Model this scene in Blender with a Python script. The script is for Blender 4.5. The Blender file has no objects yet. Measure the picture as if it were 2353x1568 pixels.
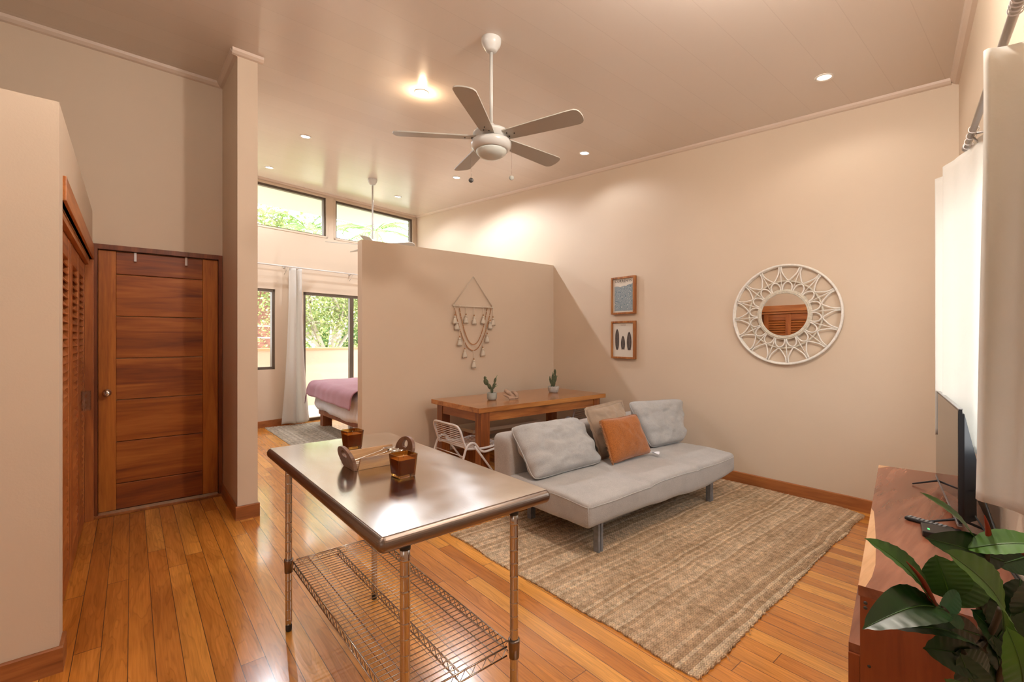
import bpy, bmesh, math, random
from mathutils import Vector, Matrix, noise
random.seed(7)
C = bpy.context.scene.collection
PI = math.pi
# ------------------------------------------------------------------ camera
cam = bpy.data.cameras.new('camera'); cam.sensor_width = 36; cam.lens = 1055 / 2353 * 36
cam.shift_y = -5 / 2353; cam.clip_start = .02
co = bpy.data.objects.new('camera', cam); C.objects.link(co)
A0 = .6919
co.location = (0, 0, 1.46); co.rotation_euler = (PI / 2, 0, PI / 2 - A0)
bpy.context.scene.camera = co
vs_ = bpy.context.scene.view_settings
vs_.view_transform = 'Standard'; vs_.look = 'None'; vs_.gamma = 1; vs_.use_curve_mapping = False
vs_.exposure = 0.16
# ------------------------------------------------------------------ world + sun
w = bpy.data.worlds.new('sky'); bpy.context.scene.world = w; w.use_nodes = True
nt = w.node_tree; bg = nt.nodes['Background']
tc = nt.nodes.new('ShaderNodeTexCoord'); sp = nt.nodes.new('ShaderNodeSeparateXYZ'); rp = nt.nodes.new('ShaderNodeValToRGB')
nt.links.new(tc.outputs['Generated'], sp.inputs[0]); nt.links.new(sp.outputs['Z'], rp.inputs[0])
rp.color_ramp.elements[0].color = (.55, .55, .55, 1); rp.color_ramp.elements[0].position = .0
rp.color_ramp.elements[1].color = (.86, .94, 1.0, 1); rp.color_ramp.elements[1].position = .35
nt.links.new(rp.outputs[0], bg.inputs[0]); bg.inputs[1].default_value = 7.5
sun = bpy.data.lights.new('sun', 'SUN'); sun.energy = 18; sun.angle = .01; sun.color = (1, .95, .86)
so = bpy.data.objects.new('sun', sun); C.objects.link(so)
so.rotation_euler = Vector((.20, -.85, .50)).to_track_quat('Z', 'Y').to_euler()
# daylight enters by the windows: portals only steer the sampling of the sky
def portal(loc, nrm, sx, sy):
    l = bpy.data.lights.new('window_portal', 'AREA'); l.shape = 'RECTANGLE'; l.size = sx; l.size_y = sy
    l.cycles.is_portal = True
    o = bpy.data.objects.new('window_portal', l); C.objects.link(o); o.location = loc
    o.rotation_euler = (-Vector(nrm)).to_track_quat('-Z', 'Y').to_euler() if False else Vector(nrm).to_track_quat('-Z', 'Y').to_euler()

# ------------------------------------------------------------------ materials
def nodes(name):
    m = bpy.data.materials.new(name); m.use_nodes = True
    t = m.node_tree; b = t.nodes['Principled BSDF']
    return m, t, b
def mat(name, col, rough=.5, metal=0, spec=.5, trans=0, bump=0, bscale=60, var=0, vscale=8, coat=0, sheen=0, ior=1.45):
    m, t, b = nodes(name)
    b.inputs['Base Color'].default_value = (*col, 1); b.inputs['Roughness'].default_value = rough
    b.inputs['Metallic'].default_value = metal; b.inputs['Specular IOR Level'].default_value = spec
    b.inputs['Transmission Weight'].default_value = trans; b.inputs['IOR'].default_value = ior
    b.inputs['Coat Weight'].default_value = coat; b.inputs['Coat Roughness'].default_value = .1
    b.inputs['Sheen Weight'].default_value = sheen
    if bump or var:
        c = t.nodes.new('ShaderNodeTexCoord')
    if bump:
        n = t.nodes.new('ShaderNodeTexNoise'); n.inputs['Scale'].default_value = bscale; n.inputs['Detail'].default_value = 4
        t.links.new(c.outputs['Object'], n.inputs['Vector'])
        bp = t.nodes.new('ShaderNodeBump'); bp.inputs['Strength'].default_value = bump; bp.inputs['Distance'].default_value = .01
        t.links.new(n.outputs['Fac'], bp.inputs['Height']); t.links.new(bp.outputs[0], b.inputs['Normal'])
    if var:
        n = t.nodes.new('ShaderNodeTexNoise'); n.inputs['Scale'].default_value = vscale; n.inputs['Detail'].default_value = 5
        t.links.new(c.outputs['Object'], n.inputs['Vector'])
        r = t.nodes.new('ShaderNodeValToRGB')
        r.color_ramp.elements[0].position = .3; r.color_ramp.elements[1].position = .7
        r.color_ramp.elements[0].color = (*[v * (1 - var) for v in col], 1)
        r.color_ramp.elements[1].color = (*[min(1, v * (1 + var)) for v in col], 1)
        t.links.new(n.outputs['Fac'], r.inputs[0]); t.links.new(r.outputs[0], b.inputs['Base Color'])
    return m
def emis(name, col, s):
    m, t, b = nodes(name); b.inputs['Base Color'].default_value = (*col, 1)
    b.inputs['Emission Color'].default_value = (*col, 1); b.inputs['Emission Strength'].default_value = s
    return m
def ramp(t, src, stops):
    r = t.nodes.new('ShaderNodeValToRGB'); e = r.color_ramp.elements
    while len(e) < len(stops): e.new(.5)
    for i, (p, c) in enumerate(stops): e[i].position = p; e[i].color = (*c, 1)
    t.links.new(src, r.inputs[0]); return r
def math_(t, op, a, b_=None):
    n = t.nodes.new('ShaderNodeMath'); n.operation = op
    for i, v in enumerate((a, b_)):
        if v is None: continue
        if isinstance(v, (int, float)): n.inputs[i].default_value = v
        else: t.links.new(v, n.inputs[i])
    return n.outputs[0]
def mixc(t, fac, a, b_, mode='MIX'):
    n = t.nodes.new('ShaderNodeMix'); n.data_type = 'RGBA'; n.blend_type = mode
    for idx, v in ((0, fac), (6, a), (7, b_)):
        if isinstance(v, (int, float)): n.inputs[idx].default_value = v
        elif isinstance(v, tuple): n.inputs[idx].default_value = (*v, 1)
        else: t.links.new(v, n.inputs[idx])
    return n.outputs[2]
def wood(name, dark, mid, light, axis='X', rough=.35, scale=1.0, coat=0, bump=.08, seed=0.0, mixv=1.0):
    """streaky grain stretched along one local axis"""
    m, t, b = nodes(name)
    c = t.nodes.new('ShaderNodeTexCoord'); mp = t.nodes.new('ShaderNodeMapping')
    t.links.new(c.outputs['Object'], mp.inputs[0])
    s = {'X': (1.2, 14, 14), 'Y': (14, 1.2, 14), 'Z': (14, 14, 1.2)}[axis]
    mp.inputs['Scale'].default_value = [v * scale for v in s]; mp.inputs['Location'].default_value = (seed, seed * 2, seed * 3)
    n = t.nodes.new('ShaderNodeTexNoise'); n.inputs['Scale'].default_value = 1; n.inputs['Detail'].default_value = 6
    n.inputs['Distortion'].default_value = 1.2; t.links.new(mp.outputs[0], n.inputs['Vector'])
    mp2 = t.nodes.new('ShaderNodeMapping'); t.links.new(c.outputs['Object'], mp2.inputs[0])
    mp2.inputs['Scale'].default_value = [v * scale * 7 for v in s]
    n2 = t.nodes.new('ShaderNodeTexNoise'); n2.inputs['Scale'].default_value = 1; n2.inputs['Detail'].default_value = 3
    t.links.new(mp2.outputs[0], n2.inputs['Vector'])
    f = math_(t, 'ADD', math_(t, 'MULTIPLY', n.outputs['Fac'], .78), math_(t, 'MULTIPLY', n2.outputs['Fac'], .22))
    r = ramp(t, f, [(.32, dark), (.5, mid), (.68, light)])
    t.links.new(r.outputs[0], b.inputs['Base Color'])
    b.inputs['Roughness'].default_value = rough; b.inputs['Coat Weight'].default_value = coat; b.inputs['Coat Roughness'].default_value = .15
    bp = t.nodes.new('ShaderNodeBump'); bp.inputs['Strength'].default_value = bump; bp.inputs['Distance'].default_value = .003
    t.links.new(n2.outputs['Fac'], bp.inputs['Height']); t.links.new(bp.outputs[0], b.inputs['Normal'])
    return m
def floor_mat():
    m, t, b = nodes('teak_floor')
    c = t.nodes.new('ShaderNodeTexCoord'); s = t.nodes.new('ShaderNodeSeparateXYZ'); t.links.new(c.outputs['Object'], s.inputs[0])
    W = .0973
    yy = math_(t, 'DIVIDE', math_(t, 'ADD', s.outputs['Y'], 10 * W - .084 + 2 * W * 0), W)
    row = math_(t, 'FLOOR', yy); fy = math_(t, 'FRACT', yy)
    wn = t.nodes.new('ShaderNodeTexWhiteNoise'); wn.noise_dimensions = '1D'; t.links.new(row, wn.inputs['W'])
    L = 2.7
    xx = math_(t, 'DIVIDE', math_(t, 'ADD', s.outputs['X'], math_(t, 'MULTIPLY', wn.outputs['Value'], 9.7)), L)
    col = math_(t, 'FLOOR', xx); fx = math_(t, 'FRACT', xx)
    cmb = t.nodes.new('ShaderNodeCombineXYZ'); t.links.new(row, cmb.inputs[0]); t.links.new(col, cmb.inputs[1])
    w2 = t.nodes.new('ShaderNodeTexWhiteNoise'); w2.noise_dimensions = '2D'; t.links.new(cmb.outputs[0], w2.inputs['Vector'])
    # grain coordinates shifted per board
    sh = t.nodes.new('ShaderNodeVectorMath'); sh.operation = 'MULTIPLY_ADD'
    t.links.new(w2.outputs['Color'], sh.inputs[0]); sh.inputs[1].default_value = (31, 17, 5); t.links.new(c.outputs['Object'], sh.inputs[2])
    mp = t.nodes.new('ShaderNodeMapping'); t.links.new(sh.outputs[0], mp.inputs[0]); mp.inputs['Scale'].default_value = (1.3, 10, 1)
    n = t.nodes.new('ShaderNodeTexNoise'); n.inputs['Scale'].default_value = 1; n.inputs['Detail'].default_value = 2; n.inputs['Distortion'].default_value = .6
    t.links.new(mp.outputs[0], n.inputs['Vector'])
    # cathedral rings: contour lines of the smooth noise
    ring = math_(t, 'FRACT', math_(t, 'MULTIPLY', n.outputs['Fac'], 9))
    rr = ramp(t, ring, [(0, (.72, .72, .72)), (.12, (1, 1, 1)), (.8, (.96, .96, .96)), (1, (.75, .75, .75))])
    mp3 = t.nodes.new('ShaderNodeMapping'); t.links.new(sh.outputs[0], mp3.inputs[0]); mp3.inputs['Scale'].default_value = (5, 110, 1)
    n3 = t.nodes.new('ShaderNodeTexNoise'); n3.inputs['Scale'].default_value = 1; n3.inputs['Detail'].default_value = 3
    t.links.new(mp3.outputs[0], n3.inputs['Vector'])
    base = ramp(t, w2.outputs['Value'], [(0, (.50, .165, .024)), (.5, (.65, .245, .038)), (1, (.80, .36, .07))])
    v1 = mixc(t, .75, base.outputs[0], rr.outputs[0], 'MULTIPLY')
    fine = ramp(t, n3.outputs['Fac'], [(.3, (.78, .76, .72)), (.7, (1.12, 1.1, 1.05))])
    v2 = mixc(t, .8, v1, fine.outputs[0], 'MULTIPLY')
    big = ramp(t, n.outputs['Fac'], [(.3, (.72, .68, .62)), (.7, (1.2, 1.22, 1.25))])
    v3 = mixc(t, .7, v2, big.outputs[0], 'MULTIPLY')
    # joints
    e1 = math_(t, 'LESS_THAN', math_(t, 'MINIMUM', fy, math_(t, 'SUBTRACT', 1, fy)), .016)
    e2 = math_(t, 'LESS_THAN', math_(t, 'MINIMUM', fx, math_(t, 'SUBTRACT', 1, fx)), .0006)
    e = math_(t, 'MAXIMUM', e1, e2)
    v4 = mixc(t, math_(t, 'MULTIPLY', e, .85), v3, (.05, .02, .008))
    t.links.new(v4, b.inputs['Base Color'])
    ro = math_(t, 'ADD', .12, math_(t, 'MULTIPLY', n3.outputs['Fac'], .16)); t.links.new(ro, b.inputs['Roughness'])
    b.inputs['Specular IOR Level'].default_value = .7; b.inputs['Coat Weight'].default_value = .5; b.inputs['Coat Roughness'].default_value = .1
    h = math_(t, 'SUBTRACT', math_(t, 'MULTIPLY', n3.outputs['Fac'], .15), e)
    bp = t.nodes.new('ShaderNodeBump'); bp.inputs['Strength'].default_value = .35; bp.inputs['Distance'].default_value = .002
    t.links.new(h, bp.inputs['Height']); t.links.new(bp.outputs[0], b.inputs['Normal'])
    return m
def ceiling_mat():
    m, t, b = nodes('painted_board_ceiling')
    c = t.nodes.new('ShaderNodeTexCoord'); s = t.nodes.new('ShaderNodeSeparateXYZ'); t.links.new(c.outputs['Object'], s.inputs[0])
    xx = math_(t, 'DIVIDE', s.outputs['X'], .29); f = math_(t, 'FRACT', xx)
    wn = t.nodes.new('ShaderNodeTexWhiteNoise'); wn.noise_dimensions = '1D'; t.links.new(math_(t, 'FLOOR', xx), wn.inputs['W'])
    e = math_(t, 'LESS_THAN', f, .014)
    base = mixc(t, wn.outputs['Value'], (.68, .59, .51), (.70, .61, .53))
    mp = t.nodes.new('ShaderNodeMapping'); t.links.new(c.outputs['Object'], mp.inputs[0]); mp.inputs['Scale'].default_value = (40, 2.5, 1)
    n = t.nodes.new('ShaderNodeTexNoise'); n.inputs['Scale'].default_value = 1; n.inputs['Detail'].default_value = 4; t.links.new(mp.outputs[0], n.inputs['Vector'])
    t.links.new(mixc(t, math_(t, 'MULTIPLY', e, .22), base, (.42, .33, .27)), b.inputs['Base Color'])
    t.links.new(math_(t, 'ADD', .16, math_(t, 'MULTIPLY', n.outputs['Fac'], .14)), b.inputs['Roughness'])
    b.inputs['Specular IOR Level'].default_value = .55
    bp = t.nodes.new('ShaderNodeBump'); bp.inputs['Strength'].default_value = .25; bp.inputs['Distance'].default_value = .002
    t.links.new(math_(t, 'SUBTRACT', math_(t, 'MULTIPLY', n.outputs['Fac'], .3), e), bp.inputs['Height']); t.links.new(bp.outputs[0], b.inputs['Normal'])
    return m
def rug_mat(name, cols, period, axis='X', freq=1.0):
    m, t, b = nodes(name)
    c = t.nodes.new('ShaderNodeTexCoord'); s = t.nodes.new('ShaderNodeSeparateXYZ')
    d = t.nodes.new('ShaderNodeTexNoise'); d.inputs['Scale'].default_value = 2.2; t.links.new(c.outputs['Object'], d.inputs['Vector'])
    wob = math_(t, 'MULTIPLY', math_(t, 'SUBTRACT', d.outputs['Fac'], .5), .06)
    t.links.new(c.outputs['Object'], s.inputs[0])
    u, v = (s.outputs['X'], s.outputs['Y']) if axis == 'X' else (s.outputs['Y'], s.outputs['X'])
    uu = math_(t, 'DIVIDE', math_(t, 'ADD', u, wob), period)
    row = math_(t, 'FLOOR', uu); f = math_(t, 'FRACT', uu)
    wn = t.nodes.new('ShaderNodeTexWhiteNoise'); wn.noise_dimensions = '1D'; t.links.new(row, wn.inputs['W'])
    alt = math_(t, 'PINGPONG', f, .5)
    # slanted stitches, mirrored either side of each row = braid
    sl = math_(t, 'ADD', math_(t, 'DIVIDE', v, period * 1.1), math_(t, 'MULTIPLY', alt, 1.6))
    st = math_(t, 'FRACT', math_(t, 'ADD', sl, math_(t, 'MULTIPLY', wn.outputs['Value'], 3)))
    hump = math_(t, 'MULTIPLY', math_(t, 'SINE', math_(t, 'MULTIPLY', st, PI)), math_(t, 'SINE', math_(t, 'MULTIPLY', math_(t, 'MULTIPLY', alt, 2), PI * .9)))
    tone = ramp(t, wn.outputs['Value'], [(0, cols[0]), (.45, cols[1]), (1, cols[2])])
    n = t.nodes.new('ShaderNodeTexNoise'); n.inputs['Scale'].default_value = 34; n.inputs['Detail'].default_value = 4; t.links.new(c.outputs['Object'], n.inputs['Vector'])
    nn = ramp(t, n.outputs['Fac'], [(.3, (.6, .56, .5)), (.5, (.97, .97, .97)), (.72, (1.3, 1.28, 1.22))])
    n2 = t.nodes.new('ShaderNodeTexNoise'); n2.inputs['Scale'].default_value = 2.5; n2.inputs['Detail'].default_value = 3; t.links.new(c.outputs['Object'], n2.inputs['Vector'])
    n2r = ramp(t, n2.outputs['Fac'], [(.35, (.88, .86, .84)), (.65, (1.1, 1.1, 1.1))])
    v1 = mixc(t, .9, tone.outputs[0], nn.outputs[0], 'MULTIPLY')
    v1 = mixc(t, .8, v1, n2r.outputs[0], 'MULTIPLY')
    hh = ramp(t, hump, [(0, (.45, .4, .35)), (.35, (1, 1, 1)), (1, (1.05, 1.05, 1.05))])
    v2 = mixc(t, .75, v1, hh.outputs[0], 'MULTIPLY')
    t.links.new(v2, b.inputs['Base Color']); b.inputs['Roughness'].default_value = .9; b.inputs['Specular IOR Level'].default_value = .15
    bp = t.nodes.new('ShaderNodeBump'); bp.inputs['Strength'].default_value = .9; bp.inputs['Distance'].default_value = .008
    t.links.new(hump, bp.inputs['Height']); t.links.new(bp.outputs[0], b.inputs['Normal'])
    return m
def fabric(name, col, var=.12, scale=450, rough=.9, bump=.3, sheen=.2):
    m, t, b = nodes(name)
    c = t.nodes.new('ShaderNodeTexCoord')
    n = t.nodes.new('ShaderNodeTexNoise'); n.inputs['Scale'].default_value = scale; n.inputs['Detail'].default_value = 2; t.links.new(c.outputs['Object'], n.inputs['Vector'])
    n2 = t.nodes.new('ShaderNodeTexNoise'); n2.inputs['Scale'].default_value = 9; n2.inputs['Detail'].default_value = 5; t.links.new(c.outputs['Object'], n2.inputs['Vector'])
    r = ramp(t, n.outputs['Fac'], [(.3, tuple(v * (1 - var * 2.2) for v in col)), (.7, tuple(min(1, v * (1 + var * 2.0)) for v in col))])
    r2 = ramp(t, n2.outputs['Fac'], [(.3, (1 - var, 1 - var, 1 - var)), (.7, (1, 1, 1))])
    t.links.new(mixc(t, 1, r.outputs[0], r2.outputs[0], 'MULTIPLY'), b.inputs['Base Color'])
    b.inputs['Roughness'].default_value = rough; b.inputs['Specular IOR Level'].default_value = .2; b.inputs['Sheen Weight'].default_value = sheen
    bp = t.nodes.new('ShaderNodeBump'); bp.inputs['Strength'].default_value = bump; bp.inputs['Distance'].default_value = .002
    t.links.new(n.outputs['Fac'], bp.inputs['Height']); t.links.new(bp.outputs[0], b.inputs['Normal'])
    return m
def curtain_mat(name, col, tr):
    m, t, b = nodes(name)
    b.inputs['Base Color'].default_value = (*col, 1); b.inputs['Roughness'].default_value = .85; b.inputs['Specular IOR Level'].default_value = .1
    tl = t.nodes.new('ShaderNodeBsdfTranslucent'); tl.inputs[0].default_value = (*col, 1)
    mx = t.nodes.new('ShaderNodeMixShader'); mx.inputs[0].default_value = tr
    out = t.nodes['Material Output']; t.links.new(b.outputs[0], mx.inputs[1]); t.links.new(tl.outputs[0], mx.inputs[2]); t.links.new(mx.outputs[0], out.inputs[0])
    c = t.nodes.new('ShaderNodeTexCoord'); n = t.nodes.new('ShaderNodeTexNoise'); n.inputs['Scale'].default_value = 7; n.inputs['Detail'].default_value = 5
    t.links.new(c.outputs['Object'], n.inputs['Vector'])
    bp = t.nodes.new('ShaderNodeBump'); bp.inputs['Strength'].default_value = .35; bp.inputs['Distance'].default_value = .02
    t.links.new(n.outputs['Fac'], bp.inputs['Height']); t.links.new(bp.outputs[0], b.inputs['Normal']); t.links.new(bp.outputs[0], tl.inputs['Normal'])
    return m
def leaf_mat(name, base, light, rough=.35, tr=.15):
    m, t, b = nodes(name)
    c = t.nodes.new('ShaderNodeTexCoord'); n = t.nodes.new('ShaderNodeTexNoise'); n.inputs['Scale'].default_value = 12; t.links.new(c.outputs['Object'], n.inputs['Vector'])
    r = ramp(t, n.outputs['Fac'], [(.35, base), (.65, light)])
    t.links.new(r.outputs[0], b.inputs['Base Color']); b.inputs['Roughness'].default_value = rough
    tl = t.nodes.new('ShaderNodeBsdfTranslucent'); t.links.new(r.outputs[0], tl.inputs[0])
    mx = t.nodes.new('ShaderNodeMixShader'); mx.inputs[0].default_value = tr
    t.links.new(b.outputs[0], mx.inputs[1]); t.links.new(tl.outputs[0], mx.inputs[2]); t.links.new(mx.outputs[0], t.nodes['Material Output'].inputs[0])
    return m
M = {}
M['wall'] = mat('beige_wall_paint', (.63, .50, .375), .55, spec=.3, bump=.05, bscale=120, var=.02, vscale=1.5)
M['trimpaint'] = mat('beige_trim_paint', (.63, .50, .40), .4)
M['floor'] = floor_mat(); M['ceil'] = ceiling_mat()
M['base'] = wood('baseboard_wood', (.20, .06, .015), (.33, .11, .03), (.42, .16, .045), 'X', .35)
M['base_y'] = wood('baseboard_wood_crosswise', (.20, .06, .015), (.33, .11, .03), (.42, .16, .045), 'Y', .35)
M['door_h'] = wood('door_plank_wood', (.14, .032, .008), (.27, .070, .016), (.42, .13, .032), 'Y', .3, .7, coat=.3)
M['door_v'] = wood('door_stile_wood', (.30, .08, .009), (.46, .145, .018), (.56, .20, .03), 'Z', .45, 1, coat=0)
M['frame_v'] = wood('door_frame_wood', (.10, .022, .006), (.17, .042, .011), (.25, .07, .018), 'Z', .35)
M['closet'] = wood('closet_cedar', (.26, .07, .016), (.42, .13, .03), (.52, .19, .05), 'Z', .4)
M['closet_x'] = wood('closet_header_cedar', (.32, .10, .024), (.48, .165, .042), (.58, .23, .065), 'X', .4)
M['slat'] = wood('closet_slat_cedar', (.26, .07, .016), (.42, .13, .03), (.52, .19, .05), 'X', .4)
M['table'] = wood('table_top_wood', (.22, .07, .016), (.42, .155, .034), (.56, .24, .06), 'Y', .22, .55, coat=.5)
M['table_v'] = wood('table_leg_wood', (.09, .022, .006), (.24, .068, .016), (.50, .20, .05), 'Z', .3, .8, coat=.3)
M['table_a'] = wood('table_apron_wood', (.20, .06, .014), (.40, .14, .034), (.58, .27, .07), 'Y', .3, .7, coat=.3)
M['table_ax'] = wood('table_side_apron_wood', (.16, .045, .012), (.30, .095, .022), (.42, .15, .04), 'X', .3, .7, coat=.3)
M['sideb'] = wood('sideboard_wood', (.15, .045, .022), (.24, .078, .040), (.33, .12, .065), 'Y', .24, .6, coat=.1, bump=.012)
M['sideb_v'] = wood('sideboard_side_wood', (.15, .03, .010), (.24, .055, .016), (.30, .08, .024), 'Z', .35, .8)
M['sap'] = wood('pale_sapwood', (.50, .25, .11), (.66, .37, .18), (.75, .47, .26), 'Y', .3, 1)
M['bedwood'] = wood('bed_frame_wood', (.18, .045, .014), (.28, .08, .025), (.36, .12, .04), 'Z', .4)
M['white'] = mat('white_powder_coat', (.72, .68, .68), .35)
M['fanwhite'] = mat('fan_white_enamel', (.58, .56, .52), .25)
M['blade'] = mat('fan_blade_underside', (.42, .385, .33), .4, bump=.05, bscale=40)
M['bowl'] = mat('frosted_lamp_glass', (.55, .57, .52), .25, coat=.3)
M['dark'] = mat('dark_screw', (.05, .045, .04), .4)
M['bronze'] = mat('bronze_window_frame', (.13, .10, .075), .4, metal=.3)
M['glass'] = None
def glass_mat(name, col=(1, 1, 1), rough=0.0, mixf=.08):
    m, t, b = nodes(name); t.nodes.remove(b)
    g = t.nodes.new('ShaderNodeBsdfGlossy'); g.inputs['Roughness'].default_value = rough
    tr = t.nodes.new('ShaderNodeBsdfTransparent'); tr.inputs[0].default_value = (*col, 1)
    f = t.nodes.new('ShaderNodeFresnel'); f.inputs[0].default_value = 1.45
    mx = t.nodes.new('ShaderNodeMixShader'); t.links.new(f.outputs[0], mx.inputs[0]) if mixf is None else setattr(mx.inputs[0], 'default_value', mixf)
    t.links.new(tr.outputs[0], mx.inputs[1]); t.links.new(g.outputs[0], mx.inputs[2]); t.links.new(mx.outputs[0], t.nodes['Material Output'].inputs[0])
    return m
M['glass'] = glass_mat('window_glass', (.97, .98, .97), 0, .04)
M['acrylic'] = glass_mat('clear_acrylic', (.9, .9, .9), .05, .15)
def steel():
    m, t, b = nodes('brushed_stainless_steel')
    c = t.nodes.new('ShaderNodeTexCoord'); mp = t.nodes.new('ShaderNodeMapping'); t.links.new(c.outputs['Object'], mp.inputs[0])
    mp.inputs['Scale'].default_value = (3, 120, 3)
    n = t.nodes.new('ShaderNodeTexNoise'); n.inputs['Scale'].default_value = 1.5; n.inputs['Detail'].default_value = 6; t.links.new(mp.outputs[0], n.inputs['Vector'])
    n2 = t.nodes.new('ShaderNodeTexNoise'); n2.inputs['Scale'].default_value = 6; n2.inputs['Detail'].default_value = 6; t.links.new(c.outputs['Object'], n2.inputs['Vector'])
    b.inputs['Metallic'].default_value = 1
    t.links.new(ramp(t, n2.outputs['Fac'], [(.3, (.70, .67, .63)), (.7, (.80, .77, .73))]).outputs[0], b.inputs['Base Color'])
    t.links.new(math_(t, 'ADD', .08, math_(t, 'MULTIPLY', n2.outputs['Fac'], .16)), b.inputs['Roughness'])
    b.inputs['Anisotropic'].default_value = .35
    bp = t.nodes.new('ShaderNodeBump'); bp.inputs['Strength'].default_value = .05; bp.inputs['Distance'].default_value = .002
    t.links.new(n.outputs['Fac'], bp.inputs['Height']); t.links.new(bp.outputs[0], b.inputs['Normal'])
    return m
M['steel'] = steel()
M['chrome'] = mat('chrome', (.56, .52, .49), .17, metal=1)
M['rim'] = mat('stainless_rim', (.25, .20, .17), .34, metal=1)
M['wire'] = mat('chrome_wire', (.60, .52, .44), .2, metal=1)
M['rubber'] = mat('black_plastic', (.02, .02, .02), .4)
M['sofa'] = fabric('grey_sofa_weave', (.43, .40, .375), .12, 420)
M['sofa2'] = fabric('grey_cushion_weave', (.42, .40, .38), .12, 420)
M['linen'] = fabric('taupe_linen', (.36, .26, .185), .1, 500)
M['chenille'] = fabric('rust_chenille', (.35, .11, .022), .13, 170, bump=.5, sheen=.35)
M['chenille2'] = fabric('rust_fringe_thread', (.38, .15, .05), .2, 200)
M['leggrey'] = mat('grey_leg_lacquer', (.20, .20, .21), .35, var=.2, vscale=30)
M['tag'] = mat('white_tag', (.85, .85, .88), .7)
M['rug'] = rug_mat('braided_jute', [(.56, .37, .22), (.74, .53, .34), (.86, .67, .46)], .021, 'X')
M['rug2'] = rug_mat('woven_wool', [(.62, .52, .40), (.72, .62, .50), (.80, .71, .60)], .012, 'Y')
M['fringe'] = mat('wool_fringe', (.62, .56, .46), .9)
M['curtain'] = curtain_mat('white_cotton_curtain', (.84, .81, .76), .5)
M['cord'] = mat('cream_cord', (.68, .58, .46), .8, bump=.3, bscale=300)
M['yarn'] = mat('cream_yarn', (.74, .65, .53), .9, bump=.8, bscale=250)
M['bead'] = mat('tan_wood_bead', (.42, .20, .085), .5)
M['rattan'] = mat('whitewashed_rattan', (.78, .72, .64), .5, bump=.25, bscale=160, var=.1, vscale=40)
M['rattan2'] = mat('whitewashed_rattan_wrap', (.60, .53, .42), .5, bump=.4, bscale=200, var=.16, vscale=60)
M['mirror'] = mat('mirror_silver', (.93, .93, .93), .0, metal=1)
M['picframe'] = wood('picture_frame_wood', (.17, .05, .012), (.33, .115, .03), (.48, .21, .06), 'Z', .35, 2)
M['paper'] = mat('cream_paper', (.62, .55, .46), .8)
M['ink'] = mat('dark_ink', (.045, .035, .03), .8)
M['board'] = mat('board_ink', (.07, .05, .04), .8, var=.3, vscale=60)
M['inkgrey'] = mat('faded_ink', (.34, .28, .23), .8)
def waves_mat():
    m, t, b = nodes('blue_wave_print')
    c = t.nodes.new('ShaderNodeTexCoord'); mp = t.nodes.new('ShaderNodeMapping'); t.links.new(c.outputs['Object'], mp.inputs[0])
    n = t.nodes.new('ShaderNodeTexNoise'); n.inputs['Scale'].default_value = 9; n.inputs['Detail'].default_value = 1; n.inputs['Distortion'].default_value = 1.5
    t.links.new(mp.outputs[0], n.inputs['Vector'])
    f = math_(t, 'FRACT', math_(t, 'MULTIPLY', n.outputs['Fac'], 26))
    r = ramp(t, f, [(0, (.50, .50, .46)), (.22, (.48, .48, .45)), (.35, (.13, .18, .21)), (1, (.17, .22, .25))])
    t.links.new(r.outputs[0], b.inputs['Base Color']); b.inputs['Roughness'].default_value = .8
    return m
M['waves'] = waves_mat()
M['pot1'] = mat('grey_ceramic', (.33, .33, .29), .45, var=.1, vscale=20)
M['pot2'] = mat('speckled_stone', (.48, .46, .42), .8, bump=.8, bscale=90, var=.18, vscale=120)
M['soil'] = mat('gravel', (.22, .12, .07), .9, bump=1, bscale=150, var=.4, vscale=150)
M['cactus'] = mat('cactus_green', (.075, .085, .04), .7, bump=.6, bscale=120, var=.25, vscale=60)
M['cactus2'] = mat('cactus_shoot', (.16, .28, .12), .6)
M['drift'] = mat('driftwood', (.40, .27, .19), .7, bump=.5, bscale=60, var=.25, vscale=25)
M['bench'] = mat('bench_cream_paint', (.58, .49, .37), .45)
M['amber'] = mat('amber_glass', (.52, .26, .05), .03, trans=1, ior=1.45)
M['wax'] = mat('amber_wax', (.46, .19, .045), .5)
M['wick'] = mat('wick', (.7, .6, .45), .8)
M['caddy'] = wood('caddy_wood', (.17, .07, .022), (.36, .18, .06), (.52, .29, .11), 'Y', .4, 1.6)
M['caddyend'] = wood('caddy_end_wood', (.10, .040, .018), (.16, .068, .032), (.22, .10, .05), 'Y', .5, 1.6)
M['silver'] = mat('silverware', (.8, .78, .75), .08, metal=1)
M['tvblack'] = mat('tv_black', (.012, .012, .014), .3)
M['tvrim'] = mat('tv_silver_rim', (.35, .35, .36), .3, metal=.6)
M['screen'] = mat('tv_screen', (.012, .012, .014), .04, spec=.9)
M['cable'] = mat('black_cable', (.015, .015, .015), .5)
M['led'] = emis('green_led', (.1, .6, .22), .35)
M['key'] = mat('remote_key', (.30, .30, .30), .5)
M['duvet'] = fabric('white_duvet', (.74, .74, .80), .04, 200)
M['throw'] = fabric('mauve_throw', (.36, .165, .20), .08, 300)
M['mattress'] = mat('mattress', (.7, .68, .66), .8)
M['stucco'] = mat('cream_stucco', (.62, .52, .42), .85, bump=.2, bscale=80)
M['terracotta'] = mat('terracotta_cap', (.60, .34, .20), .8)
M['soffit'] = mat('soffit_paint', (.62, .58, .50), .6)
M['deck'] = mat('deck_tile', (.45, .36, .28), .7)
M['bark'] = mat('bark', (.46, .40, .33), .9, bump=.6, bscale=30, var=.2, vscale=6)
M['leafA'] = leaf_mat('tree_leaf_light', (.13, .20, .05), (.42, .44, .17), .5, .35)
M['leafB'] = leaf_mat('tree_leaf_dark', (.04, .10, .02), (.16, .26, .06), .5, .3)
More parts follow.
